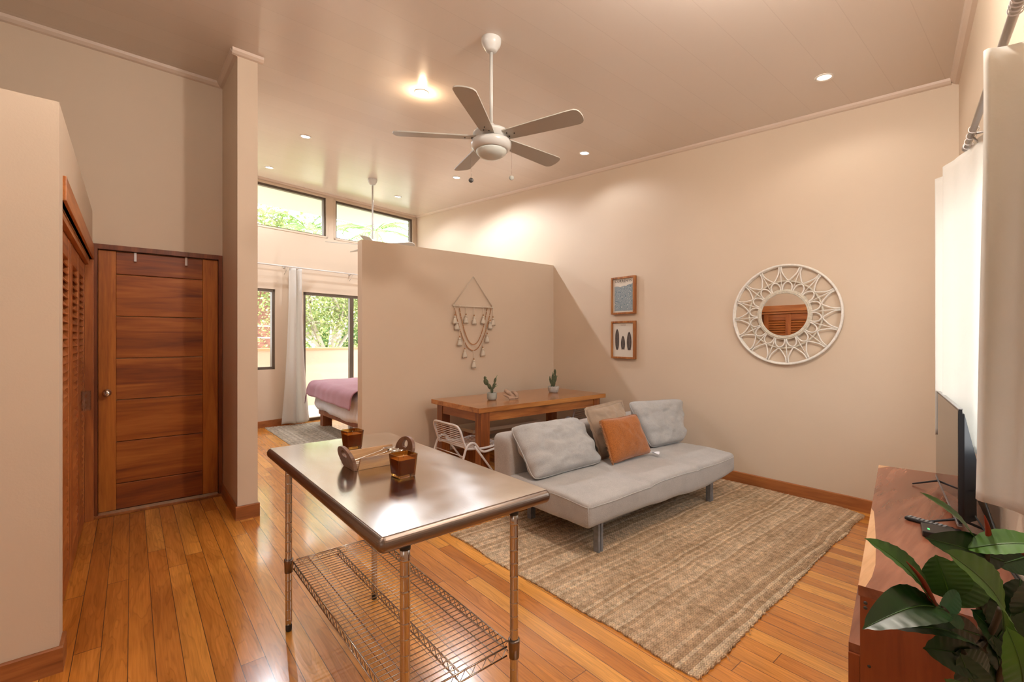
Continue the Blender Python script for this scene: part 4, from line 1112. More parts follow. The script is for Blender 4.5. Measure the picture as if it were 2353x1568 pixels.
def sofa():
    x0, x1, y0, y1 = -2.78, -1.965, 2.265, 4.335; z0, z1 = .205, .395
    o = empty('sofa', (-2.37, 3.3, RZ), 'light grey armless sofa bed with metal legs on the jute rug', 'sofa')
    ys = [y0 + (y1 - y0) * k / 3 for k in (1, 2)]
    def f(p):
        ty = (p.y - y0) / (y1 - y0); tx = (p.x - x0) / (x1 - x0); q = p.copy()
        if p.z > .3:
            q.z += .012 * math.sin(PI * min(1, max(0, tx))) + .010 * noise.noise(p * 3.5)
            for s in ys: q.z -= .011 * math.exp(-((p.y - s) / .02) ** 2)
            q.z -= .006 * math.exp(-((p.x - (x0 + .45)) / .015) ** 2)
        else: q.z += .022 * math.sin(ty * PI * 2.2 + .5) * (.5 + .5 * tx) + .01 * noise.noise(p * 4)
        q.x += .012 * noise.noise(p * 2.2) ; q.y += .01 * noise.noise(p * 2.7 + Vector((5, 0, 0)))
        # front face sags in the middle
        if tx > .8: q.z -= .010 * math.sin(PI * ty * 3)
        return q
    b = puffbox((x0, y0, z0), (x1, y1, z1), 30, 72, 8, .035, f); b.build('seat_mattress', M['sofa'], o)
    pp = MB(); zz = z1 - .030; rr = .033; path = []
    path += [(x0 + .08 + (x1 - rr - x0 - .08) * i / 26, y0 + .002) for i in range(27)]
    path += [(x1 - rr + rr * math.sin(t), y0 + rr + .002 - rr * math.cos(t)) for t in [PI / 2 * i / 8 for i in range(1, 8)]]
    path += [(x1, y0 + rr + (y1 - y0 - 2 * rr) * i / 60) for i in range(61)]
    pp.tube([f(Vector((x, y, zz))) for x, y in path], .0032, 6)
    cx_, cy_ = x1 - rr * .29, y0 + rr * .29
    pp.build('piping', M['sofa'], o)
    pv = MB(); pv.tube([f(Vector((cx_, cy_, zz))), Vector((cx_, cy_, z1 - .08)), Vector((cx_, cy_, z0 + .05))], .003, 6); pv.build('corner_piping', M['sofa'], o)
    # backrest
    def g(p): q = p.copy(); q.x += .012 * noise.noise(p * 3); q.z += .008 * noise.noise(p * 2.5 + Vector((3, 1, 0))); return q
    puffbox((-3.0, 2.27, .22), (-2.76, 4.25, .695), 10, 50, 14, .055, g).build('backrest', M['sofa'], o)
    MB().box((-2.98, 2.5, .14), (-2.10, 4.1, .205), .01).build('base_frame', M['leggrey'], o)
    for x, y in ((-2.035, 2.45), (-2.035, 3.98), (-2.76, 2.49), (-2.76, 3.98)):
        l = MB(); l.box((x - .022, y - .026, RZ), (x + .022, y - .004, .225), .002); l.box((x - .022, y + .004, RZ), (x + .022, y + .026, .225), .002)
        l.box((x - .014, y - .005, RZ), (x + .014, y + .005, .225))
        l.build('leg', M['leggrey'], o)
sofa()
def cushion(name, TL, TR, BR, BL, th, m, label, cat='cushion', seed=0, pinch=.10, wr=.010, flange=0, n=34, parts=None, boxy=0.0, group=None, ear=0.0):
    TL, TR, BR, BL = map(Vector, (TL, TR, BR, BL)); nrm = ((TR - TL).cross(BL - TL)).normalized()
    if nrm.x < 0: nrm = -nrm
    cen = (TL + TR + BR + BL) / 4
    def P(s, t, side):
        a, b_ = 2 * s - 1, 2 * t - 1
        a2 = a * (1 - pinch * (1 - b_ * b_) * abs(a)); b2 = b_ * (1 - pinch * (1 - a * a) * abs(b_))
        k_ = 1 - .075 * (abs(a) ** 6) * (abs(b_) ** 6); a2 *= k_; b2 *= k_
        S, Tt = (a2 + 1) / 2, (b2 + 1) / 2
        p = TL.lerp(TR, S).lerp(BL.lerp(BR, S), Tt)
        e = max(0, 1 - abs(a) ** (2.4 + boxy * 6)) ** (.55 - boxy * .15) * max(0, 1 - abs(b_) ** (2.4 + boxy * 6)) ** (.55 - boxy * .15)
        q = Vector((a * 2.1 + seed, b_ * 2.1, side))
        wrk = wr * noise.noise(q * 1.6) + wr * .45 * noise.noise(q * 4) + wr * .9 * math.sin(a * 5 + b_ * 9 + seed) * (abs(a) ** 3)
        return p + nrm * side * (th / 2 * e + wrk * e)
    b = MB(); b.grid(lambda s, t: P(s, t, 1), n, n); b.grid(lambda s, t: P(s, t, -1), n, n)
    o = b.build(name, M[m], label=label); o['category'] = cat
    if group: o['group'] = group
    def edge(k, out=0):     # perimeter point k in 0..4
        k = k % 4; s, t = [(k, 0), (1, k - 1), (3 - k, 1), (0, 4 - k)][int(k)]; p = P(s, t, 1); return p + (p - cen).normalized() * out
    pp = MB(); pp.tube([edge(4 * i / 160) for i in range(160)], .004 if not flange else .005, 6, True); pp.build('piping', M[m], o)
    return o, edge, nrm, cen
SZ = .405
cushion('back_cushion', (-2.80, 2.285, .765), (-2.80, 3.09, .762), (-2.50, 3.075, SZ + .01), (-2.50, 2.275, SZ + .005), .20, 'sofa2', 'large grey sofa cushion slumped at the left end of the sofa', seed=1.3, wr=.034, boxy=.25, group='large grey back cushions on the sofa', pinch=.04)
cushion('back_cushion', (-2.72, 3.70, .85), (-2.72, 4.68, .80), (-2.50, 4.36, SZ + .005), (-2.55, 3.85, SZ), .17, 'sofa2', 'large grey sofa cushion standing upright at the right end of the sofa', seed=4.1, wr=.022, boxy=.35, group='large grey back cushions on the sofa', pinch=.03)
lo_, ed, nrm, cen = cushion('linen_cushion', (-2.70, 3.06, .845), (-2.70, 3.60, .875), (-2.58, 3.60, SZ + .01), (-2.58, 3.16, SZ + .005), .12, 'linen', 'taupe linen cushion with flanged edge behind the rust cushion', seed=7.7, wr=.034, flange=1, pinch=.08)
fl = MB(); N = 200; vs = []
for i in range(N):
    for q in (0, .028): p = ed(4 * i / N, q); vs.append(p + nrm * (.004 * math.sin(i * .9) if q else 0))
fl.add(vs, [(2 * i, 2 * i + 1, (2 * i + 3) % (2 * N), (2 * i + 2) % (2 * N)) for i in range(N)], True); fl.build('flange', M['linen'], lo_, recalc=False)
oo, ed, nrm, cen = cushion('throw_pillow', (-2.53, 3.06, .775), (-2.52, 3.575, .775), (-2.40, 3.64, SZ + .02), (-2.40, 3.07, SZ + .01), .13, 'chenille', 'rust orange chenille cushion with fringed sides in the middle of the sofa', seed=2.2, wr=.008, pinch=.07)
fr = MB(); random.seed(11)
for i in range(150):
    k = (3 + (i + random.random()) / 150) if i % 1 == 0 else 0
    p = ed(k, -.002); d = (p - cen).normalized()
    e = p + d * random.uniform(.016, .026) + Vector((random.uniform(-.006, .006), random.uniform(-.006, .006), -.008 + random.uniform(-.005, .005)))
    fr.tube([p, (p + e) / 2 + Vector((0, 0, .002)), e], .0022, 4)
for i in range(60):
    p = ed(1 + i / 60, -.002); d = (p - cen).normalized(); e = p + d * random.uniform(.006, .012) + Vector((0, 0, random.uniform(-.004, .004)))
    fr.tube([p, e], .002, 4)
fr.build('fringe', M['chenille2'], oo)
tg = MB(); b0 = Vector((-2.41, 3.60, SZ + .022))
tg.grid(lambda s, t: b0 + Vector((.07 * t + .01 * math.sin(s * 4), .06 * s + .02 * t, .004 + .008 * math.sin(s * 5 + t * 3))), 10, 8)
tg.build('care_tag', M['tag'], oo, recalc=False, label='white care tag')

# ================================================================== curtain wall side: sideboard, tv, curtains
U = Vector((-.176, .984, 0)).normalized(); Nn = -NS      # U: along the curtain wall away from camera; Nn: into the room
def cwp(y0, along=0, off=0, z=0): p = cw(y0, off) + U * along; return Vector((p.x, p.y, z))
def sideboard():
    # plan rectangle: near front (-.463,1.953), far front (-.81,3.92), depth to the wall
    nf = Vector((-.463, 1.953, 0)); o = empty('sideboard', (-.42, 2.95, 0), 'low red-brown wooden sideboard with pale sapwood edge under the television', 'sideboard')
    D_ = -Nn; L = 1.995; dp = .425; fr = lambda z: (nf + Vector((0, 0, z)), U, D_, Vector((0, 0, 1)))
    def pb(b, u0, u1, d0, d1, z0, z1): b.prism([(u0, d0), (u1, d0), (u1, d1), (u0, d1)], z0, z1, fr(0)); return b
    b = MB(); pb(b, 0, L, .018, dp, .565, .60); b.build('top', M['sideb'], o)
    # live sapwood edge : irregular strip inlaid at the front and corner
    e = MB(); pts = [(0, 0), (L, 0), (L, .0185)] + [(L - .06, .035)] + [(L - .1 - (L - .1) * i / 30, .0185) for i in range(31)]
    pts = [(0, 0), (L, 0), (L, .0179)] + [(L * (1 - i / 30), .0179) for i in range(1, 31)]
    e.prism(pts, .565, .60, fr(0)); e.build('sapwood_edge', M['sideb'], o)
    for seg in ([(0, 0), (.95, 0), (.90, .012), (.72, .022), (.55, .030), (.38, .036), (.22, .040), (.1, .034), (0, .02)], [(L, 0), (L - .09, 0), (L - .05, .03), (L, .06)]):
        s = MB(); s.prism(seg, .6002, .6008, fr(0)); s.build('sapwood_streak', M['sap'], o, label='pale sapwood streak')
    b = MB(); pb(b, .0, .035, .005, dp, .0, .565); b.build('side_panel', M['sideb_v'], o)
    b = MB(); pb(b, L - .035, L, .005, dp, .0, .565); b.build('side_panel', M['sideb_v'], o)
    b = MB(); pb(b, .035, L - .035, dp - .02, dp, .0, .565); b.build('back_panel', M['sideb_v'], o)
    b = MB(); pb(b, .01, L - .035, -.028, dp - .02, .355, .385); b.build('shelf', M['sideb'], o)
    b = MB(); pb(b, .0, .03, -.028, .004, .0, .354); b.build('front_leg', M['sideb_v'], o)
    b = MB(); pb(b, L - .065, L - .036, -.028, .004, .0, .354); b.build('front_leg', M['sideb_v'], o)
    b = MB(); pb(b, .035, L - .035, .0, dp - .02, .08, .105); b.build('shelf', M['sideb'], o)
    d = MB()
    for z in (.545, .528): d.lathe([(.0, -.0012), (.006, -.001), (.006, .001)], nf + D_ * .02 + Vector((0, 0, z)) + U * -.0003, 10, -U)
    d.lathe([(.0, -.0012), (.005, -.001), (.005, .001)], nf + D_ * .03 + Vector((0, 0, .33)) + U * -.0003, 10, -U)
    d.lathe([(.0, -.0012), (.005, -.001), (.005, .001)], nf + D_ * .13 + Vector((0, 0, .30)) + U * -.0003, 10, -U)
    d.build('dowel_plugs', M['dark'], o)
sideboard()
def tv():
    far = Vector((-.49, 3.66, 0)); u = Vector((.209, -.978, 0)).normalized(); L = .92; bk = Vector((-u.y, u.x, 0))
    if bk.x < 0: bk = -bk
    zb, zt = .650, 1.154
    o = empty('television', tuple(far + u * L / 2 + Vector((0, 0, .601))), 'flat black television on the sideboard before the bright curtain', 'television')
    Z = Vector((0, 0, 1)); fr = (far, u, Z, bk)
    b = MB(); b.prism([(0, zb), (L, zb), (L, zt), (0, zt)], 0, .012, fr); b.build('panel', M['tvblack'], o)
    b = MB(); b.prism([(.006, zb + .012), (L - .006, zb + .012), (L - .006, zt - .006), (.006, zt - .006)], -.0012, .0, fr); b.build('screen', M['screen'], o)
    b = MB(); b.prism([(-.002, zt), (L + .002, zt), (L + .002, zt + .003), (-.002, zt + .003)], -.001, .014, fr); b.build('top_rim', M['tvrim'], o); b = MB(); b.prism([(0, zb - .004), (L, zb - .004), (L, zb + .008), (0, zb + .008)], -.003, .012, fr); b.build('bottom_rim', M['tvrim'], o)
    b = MB()
    bm = bmesh.new(); 
    def sh(x, z, d): return far + u * x + Z * z + bk * d
    a = [(.02, zb + .01), (L - .012, zb + .01), (L - .012, zt - .02), (.02, zt - .02)]; c_ = [(.06, zb + .02), (L - .05, zb + .02), (L - .05, zt - .22), (.06, zt - .22)]
    vs = [sh(x, z, .0121) for x, z in a] + [sh(x, z, .020) for x, z in a] + [sh(x, z, .062) for x, z in c_]
    b.add(vs, [(0, 1, 2, 3), (8, 9, 10, 11)] + [(i, (i + 1) % 4, 4 + (i + 1) % 4, 4 + i) for i in range(4)] + [(4 + i, 4 + (i + 1) % 4, 8 + (i + 1) % 4, 8 + i) for i in range(4)])
    bm.free(); b.build('back_casing', M['tvblack'], o)
    pt = MB()
    for k, zz in enumerate((.72, .755, .80, .84, .88)): pt.obox(sh(L - .058, zz, .050), (.012, .012, .014), Matrix.Rotation(.2, 4, 'Z'))
    pt.build('ports', M['tvrim'], o)
    for x in (.10, L - .10):
        f = MB()
        for sd in (-1, 1):
            f.tube([sh(x, zb + .01, .014), sh(x, zb - .006, .014 + sd * .02), sh(x, .607, .014 + sd * .125)], [.006, .006, .004], 8)
        f.build('stand_foot', M['tvblack'], o)
    # cables behind
    cb = MB(); e = sh(L - .06, .80, .052)
    cb.tube(catmull([e, e + Vector((.03, -.03, -.01)), e + Vector((.07, -.12, -.10)), Vector((-.135, 2.50, .62)), Vector((-.10, 2.35, .61)), Vector((-.085, 2.15, .607))], 8), .004, 6)
    q = sh(L - .06, .70, .05)
    cb.tube(catmull([q, q + Vector((.03, -.05, -.03)), Vector((-.16, 2.6, .61)), Vector((-.11, 2.45, .606)), Vector((-.07, 2.3, .61))], 8), .0035, 6)
    cb.build('cable', M['cable'], o)
tv()
def tv_box():
    c = Vector((-.345, 2.72, .601)); R = Matrix.Rotation(math.radians(-78), 4, 'Z')
    o = empty('media_box', tuple(c), 'small black media box with green light before the television', 'media player')
    b = MB().obox(c + Vector((0, 0, .0125)), (.125, .135, .024), R, .004); b.build('case', M['tvblack'], o)
    g = MB().obox(c + Vector((0, 0, .0250)) + R.to_3x3() @ Vector((.02, -.045, 0)), (.022, .008, .0012), R); g.build('green_badge', M['led'], o)
    c = Vector((-.405, 2.83, .6015)); R = Matrix.Rotation(math.radians(-12), 4, 'Z')
    o = empty('remote_control', tuple(c), 'slim black remote control behind the media box', 'remote control')
    MB().obox(c + Vector((0, 0, .008)), (.17, .042, .015), R, .006).build('body', M['tvblack'], o)
    k = MB()
    for i in range(9):
        for j in (-1, 0, 1): k.obox(c + Vector((0, 0, .0162)) + R.to_3x3() @ Vector((-.07 + i * .016, j * .011, 0)), (.009, .007, .002), R)
    k.build('keys', M['key'], o)
tv_box()
# --- curtain rods
def rod(name, A, B, r, label, brackets, wall_d):
    A, B = Vector(A), Vector(B); o = empty(name, tuple(lerp(A, B, .5)), label, 'curtain rod')
    MB().tube([A, B], r, 14).build('rod', M['leggrey' if name == 'x' else 'white'] if False else M['rodm'], o)
    f = MB(); d = (B - A).normalized()
    for p, s in ((A, -1), (B, 1)): f.lathe([(r, 0), (r * 1.5, .002), (r * 1.5, .03), (0, .032)], p, 14, d * s)
    f.build('finial', M['rodm'], o)
    for t in brackets:
        p = lerp(A, B, t); q = p + Vector(wall_d); b = MB()
        b.tube([q, p], .006, 8); b.tube([p + d * .0 + Vector((0, 0, -.02)), p + Vector((0, 0, .018))], .005, 6)
        b.lathe([(0, -.003), (.022, -.003), (.022, .003), (0, .003)], q - Vector(wall_d).normalized() * .004, 14, wall_d)
        b.tube([q + Vector((0, 0, -.12)), p + Vector((0, 0, -.01))], .004, 6)
        b.build('bracket', M['rodm'], o)
M['rodm'] = mat('grey_metal_rod', (.34, .30, .27), .4, metal=.5)
RO = .078
rA, rB = cw(3.22, RO), cw(.3, RO)
RZc = 2.42
rod('curtain_rod', (rA.x, rA.y, RZc), (rB.x, rB.y, RZc), .013, 'grey curtain rod on the near wall above the television', (.06, .85), tuple(NS * (RO - .005)))
rC, rD = ww(-3.9, 2.675, .14), ww(-.5, 2.675, .14)
M['rodm'] = mat('white_metal_rod', (.62, .58, .54), .35)
rod('curtain_rod', tuple(rC), tuple(rD), .012, 'thin white curtain rod across the bedroom window wall', (.325, .68), tuple(-NS * .135))
def curtain(name, path, ztop, zbot, folds, amp, label, rings, group=None, flare=0.0, nu=120, nv=40, puddle=0, seed=0, scal=0, hem=.06, lean=(0, 0)):
    """path: plan points; folds displace along the plan normal"""
    pts = catmull([Vector((*p, 0)) for p in path], 20); n = len(pts)
    def at(s):
        k = min(s * (n - 1), n - 1.001); i = int(k); return pts[i].lerp(pts[i + 1], k - i), (pts[i + 1] - pts[i]).normalized()
    def f(s, t):
        p, d = at(min(max(s, 0), .9999)); nn = Vector((-d.y, d.x, 0)); zt_ = ztop + scal * abs(math.sin(s * folds * PI)) 
        z = zt_ + (zbot(s) - zt_) * t
        a = amp * (.7 + .5 * t) * math.sin(2 * PI * folds * s + seed) + amp * .35 * noise.noise(Vector((s * 9, t * 2.2, seed)))
        c_ = at(.5)[0]; q = p + nn * a
        q = q + (p - c_) * flare * t * t + Vector((lean[0], lean[1], 0)) * t ** 1.5 * max(0, 1 - s * 1.6)
        return Vector((q.x, q.y, z))
    b = MB(); b.grid(f, nu, nv)
    o = b.build(name, M['curtain'], recalc=False, label=label); o['category'] = 'curtain'
    if group: o['group'] = group
    m = o.modifiers.new('cloth', 'SOLIDIFY'); m.thickness = .0015
    for c_ in rings:
        c_ = Vector(c_); rg = MB(); rg.tube([c_ + NS * .0175 * math.cos(a) + Vector((0, 0, .0175 * math.sin(a) - .003)) for a in [2 * PI * i / 20 for i in range(20)]], .0018, 6, True)
        rg.build('curtain_ring', M['white'], o)
    return o
def P2(px, off): p = cw(px, off); return (p.x, p.y)
curtain('window_curtain', [(-.491, 3.616), (-.40, 3.56), (-.30, 3.53), (-.425, 3.42), (-.37, 3.30), (-.315, 3.20), (-.27, 3.07), (-.225, 2.96)], 2.395, lambda s: .90 + .02 * math.sin(s * 9), 4, .006, 'sheer white curtain glowing against the window behind the television', [cw(y, RO) + Vector((0, 0, RZc)) for y in (3.20, 3.14, 3.06, 2.97)], 'cotton curtains on the near wall', flare=.0, seed=1, scal=0)
curtain('window_curtain', [(-.192, 2.43), (-.11, 2.29), (-.163, 2.13), (-.08, 2.165), (0.0, 2.16), (.0, 2.03), (-.05, 1.90), (.035, 1.78), (-.02, 1.6), (.05, 1.45)], 2.395, lambda s: .885 + .02 * math.sin(s * 7 + 1), 7, .012, 'cream cotton curtain hanging closest to the camera at the right edge', [cw(1.99 - .022 * i, RO) + Vector((0, 0, RZc)) for i in range(9)], 'cotton curtains on the near wall', flare=.0, seed=2, lean=(-.04, .24))
def wb(s, off): p = ww(s, 0, off); return (p.x, p.y)
curtain('window_curtain', [wb(-2.775, .13), wb(-2.70, .17), wb(-2.66, .12), wb(-2.60, .16), wb(-2.545, .14)], 2.655, lambda s: .03 + .015 * math.sin(s * 9), 2.2, .022, 'long white curtain gathered beside the sliding door in the bedroom', [ww(-2.72 + .022 * i, 2.675, .14) for i in range(7)], None, flare=1.1, seed=.4, nu=140, nv=60)

# ================================================================== bedroom
def bed():
    x0, x1, y0, y1 = -8.02, -6.02, 2.42, 4.45
    o = empty('bed', ((x0 + x1) / 2, (y0 + y1) / 2, 0), 'double bed with square timber legs in the bedroom behind the partition', 'bed')
    for x, y in ((x0 + .02, y0 + .02), (x1 - .18, y0 + .02), (x0 + .02, y1 - .2), (x1 - .18, y1 - .2)):
        MB().box((x, y, .0), (x + .15, y + .15, .30), .005).build('leg', M['bedwood'], o)
    MB().box((x0, y0, .20), (x1, y1, .30), .01).build('bed_frame', M['bedwood'], o)
    puffbox((x0 + .02, y0 + .02, .30), (x1 - .02, y1, .62), 10, 10, 4, .05).build('mattress', M['mattress'], o)
    def f(p):
        q = p.copy(); q += Vector((0, 0, 1)) * .03 * noise.noise(p * 3)
        dn = max(0, .5 - p.z)
        q.x += .03 * noise.noise(Vector((p.x, p.y, 0)) * 6) * (1 if dn else .3); q.y -= dn * .25 * (1 if p.y < y0 + .3 else 0) + .04 * noise.noise(Vector((p.x * 2.4, 0, p.z * 1.5))) * (1 if p.y < y0 + .2 else 0) + .012 * math.sin(p.x * 60) * (1 if p.y < y0 + .1 and p.z < .5 else 0)
        q.z += .05 * noise.noise(Vector((p.x * 1.7, 3, 0))) if p.z < .4 else 0
        return q
    b = puffbox((x0 - .07, y0 - .06, .29), (x1 + .05, y1 - .45, .72), 60, 60, 18, .12, f)
    d = b.build('duvet', M['duvet']); d['label'] = 'puffy white duvet spread over the bed'; d['category'] = 'duvet'
    def edge(d, hang, r=.12):      # cloth length d measured from the hem -> (horizontal position, drop)
        if d < hang: return -.02 * (1 - d / hang) ** 2, r + hang - d
        q = (d - hang) / (r * PI / 2)
        if q < 1: return r * (1 - math.cos(q * PI / 2)), r * (1 - math.sin(q * PI / 2))
        return r + (d - hang - r * PI / 2), 0
    def g(s, t):
        hy, dy = edge(t * 1.0, .11); hx, dx = edge(s * 2.2, .10)
        x = x0 - .125 + hx; y = y0 - .165 + hy
        wv = noise.noise(Vector((x * 3, y * 3, 1)))
        return Vector((x + .012 * wv * (dy > .05), y + .02 * noise.noise(Vector((x * 5, 0, 2))) * (dy > .05), .775 - dy - dx * .8 + .015 * wv - .05 * s * (t < .5) * (1 - 2 * t)))
    b = MB(); b.grid(g, 60, 40); d = b.build('throw_blanket', M['throw'], recalc=False); d['label'] = 'dusty mauve throw folded over the foot of the bed'; d['category'] = 'blanket'
    m = d.modifiers.new('cloth', 'SOLIDIFY'); m.thickness = .008
bed()
def small_rug():
    b = MB(); x0, x1, y0, y1 = -8.28, -6.70, 1.67, 2.55
    n = 40; top = [Vector((x0 + (x1 - x0) * i / n, y0 + .01 * noise.noise(Vector((i * .3, 0, 0))), 0)) for i in range(n + 1)]
    poly = [(p.x, p.y) for p in top] + [(x1, y1), (x0, y1)]
    b.prism(poly, 0, .010); o = b.build('wool_rug', M['rug2'], keep=True); tag(o, 'small grey-beige woven rug with fringe beside the bed', 'rug')
    f = MB(); random.seed(5)
    for i in range(90):
        y = y0 + (y1 - y0) * i / 89
        for xx, s in ((x0, -1), (x1, 1)):
            L = random.uniform(.05, .10); f.tube([(xx, y, .006), (xx + s * L * .5, y + random.uniform(-.01, .01), .010), (xx + s * L, y + random.uniform(-.02, .02), .004)], .0035, 4)
    f.build('fringe', M['fringe'], o)
small_rug()

# ================================================================== rubber plant (right foreground)
DV = Vector((-math.cos(A0), math.sin(A0), 0)); RV = Vector((math.sin(A0), math.cos(A0), 0)); ZV = Vector((0, 0, 1)); CAM = Vector((0, 0, 1.46))
def at(x, y, d): return CAM + d * (DV + RV * (x - 1176.5) / 1055 + ZV * (779 - y) / 1055)   # survey point of the photograph -> world
def leaf(mb, base, tip, wid, nrm, curl=.15, fold=.25, droop=0.0, n=16, m=8):
    base, tip = Vector(base), Vector(tip); ax = tip - base; L = ax.length; ax.normalize(); nrm = Vector(nrm); nrm = (nrm - ax * nrm.dot(ax)).normalized(); sd = ax.cross(nrm)
    def f(s, t):
        w_ = wid / 2 * (math.sin(PI * min(1, s * .985 + .012) ** .92) ** .72) * (1 - .18 * s)
        if s > .93: w_ *= max(.02, (1 - s) / .07) ** .7
        a = 2 * t - 1
        c = base + ax * (L * s) + nrm * (curl * L * math.sin(PI * s) - droop * L * s * s * 0)
        return c + sd * (w_ * a) + nrm * (fold * w_ * abs(a) + .012 * wid * math.sin(s * 60) * abs(a))
    mb.grid(f, n * 2, m * 2)
    return [base + ax * (L * s) + nrm * (curl * L * math.sin(PI * s)) for s in [i / 12 for i in range(13)]]
def rubber_plant():
    foot = at(2268, 1500, .93); foot = Vector((foot.x, foot.y, 0))
    foot = Vector((-.16, 1.36, 0))
    o = empty('rubber_plant', tuple(foot), 'glossy green rubber plant in the lower right corner, before the sideboard', 'plant')
    MB().lathe([(0, 0), (.11, 0), (.13, .02), (.16, .30), (.165, .32), (.15, .32), (.145, .29), (0, .28)], tuple(foot), 32).build('planter', M['potw'], o)
    MB().lathe([(0, .285), (.145, .287)], tuple(foot), 24, cap=False).build('soil', M['soil'], o)
    hub = at(2262, 1470, .95)
    st = MB(); tops = [at(2160, 1405, .9), at(2270, 1230, .95), at(2330, 1430, .93), hub]
    st.tube(catmull([foot + ZV * .28, foot + ZV * .55 + Vector((.01, .0, 0)), hub, at(2255, 1420, .95)], 8), [.012] * 25, 8)
    for a, b_ in ((hub, at(2165, 1400, .90)), (hub, at(2268, 1240, .97)), (foot + ZV * .5, at(2320, 1500, .88)), (hub, at(2215, 1490, .88)), (hub, at(2300, 1400, .9)), (hub, at(2230, 1250, .98)), (hub, at(2210, 1500, .86))):
        st.tube(catmull([a, lerp(a, b_, .5) + Vector((0, 0, -.01)), b_], 6), .006, 6)
    st.build('stem', M['r_stem'], o)
    V = (-DV * 1.0)
    specs = [ # base px, tip px, depths, width, normal mix(view,up,right), mat, curl
        ((2148, 1398, .90), (1985, 1237, .93), .085, (.55, .9, .35), 'r_mid', .10),
        ((2168, 1402, .90), (1981, 1447, .84), .085, (.5, 1.0, 0), 'r_dark', .16),
        ((2244, 1246, .99), (2113, 1131, .93), .034, (.6, .6, .5), 'r_bright', .05),
        ((2306, 1290, .97), (2124, 1236, .99), .075, (.9, .45, 0), 'r_dark', .06),
        ((2306, 1450, .86), (2168, 1264, .80), .100, (.8, .5, .5), 'r_bright', .10),
        ((2225, 1262, .97), (2420, 1255, .90), .070, (.5, .9, 0), 'r_bright', .08),
        ((2185, 1375, .93), (2150, 1275, .95), .09, (.9, .2, -.5), 'r_mid', .03),
        ((2190, 1392, .94), (2215, 1285, .96), .10, (.9, .2, -.2), 'r_mid', .03),
        ((2250, 1460, .92), (2110, 1418, .92), .055, (.9, .3, .2), 'r_brown', .06),
        ((2262, 1500, .90), (2046, 1445, .84), .060, (.3, 1, 0), 'r_dark', .10),
        ((2252, 1505, .88), (2120, 1490, .86), .085, (.8, .4, .1), 'r_dark', .06),
        ((2350, 1590, .80), (2312, 1440, .78), .075, (.9, .3, -.3), 'r_bright', .08),
        ((2215, 1440, .90), (2165, 1415, .90), .030, (1, .2, .2), 'r_teal', .02),
        ((2200, 1360, .92), (2152, 1418, .90), .045, (1, .3, .2), 'r_teal', .02),
        ((2300, 1440, .95), (2240, 1330, .97), .09, (.9, .2, .2), 'r_dark', .05),
        ((2290, 1470, .93), (2345, 1330, .95), .10, (.9, .3, -.2), 'r_dark', .08),
        ((2270, 1560, .88), (2190, 1500, .86), .07, (.9, .3, .2), 'r_dark', .06),
        ((2240, 1620, .86), (2205, 1500, .85), .075, (1, .2, -.2), 'r_dark', .05),
        ((2300, 1600, .90), (2280, 1460, .92), .085, (1, .2, 0), 'r_dark', .05),
        ((2340, 1420, .93), (2400, 1300, .9), .10, (.8, .5, 0), 'r_dark', .05),
        ((2330, 1520, .92), (2230, 1400, .95), .085, (.9, .3, .3), 'r_dark', .05),
        ((2360, 1280, .98), (2290, 1300, .98), .07, (.7, .6, 0), 'r_dark', .04),
        ((2220, 1640, .84), (2170, 1560, .82), .06, (.9, .4, 0), 'r_mid', .05),
    ]
    for bs, tp, w_, nm, m, cu in specs:
        mb = MB(); nv = V * nm[0] + ZV * nm[1] + RV * nm[2]
        mid = leaf(mb, at(*bs), at(*tp), w_, nv, cu)
        lf = mb.build('leaf', M[m], o, recalc=False)
        if w_ > .05:
            rb = MB(); rb.tube([p + nv.normalized() * .0004 for p in mid], [.0022 * (1 - i / 14) for i in range(13)], 5); rb.build('midrib', M['r_mid' if m != 'r_mid' else 'r_bright'], lf)
    for a, b_, c_ in ((at(2150, 1400, .895), at(2120, 1335, .89), at(2082, 1290, .885)), (at(2272, 1242, .965), at(2270, 1215, .96), at(2262, 1184, .955)), (at(2353, 1272, .93), at(2365, 1272, .93), at(2380, 1260, .93))):
        s = MB(); s.tube(catmull([a, b_, c_], 6), [.006, .006, .0058, .0055, .005, .0048, .0045, .004, .0035, .003, .002, .0012, .0005], 8); s.build('sheath', M['r_red'], o, label='red leaf sheath')
rubber_plant()

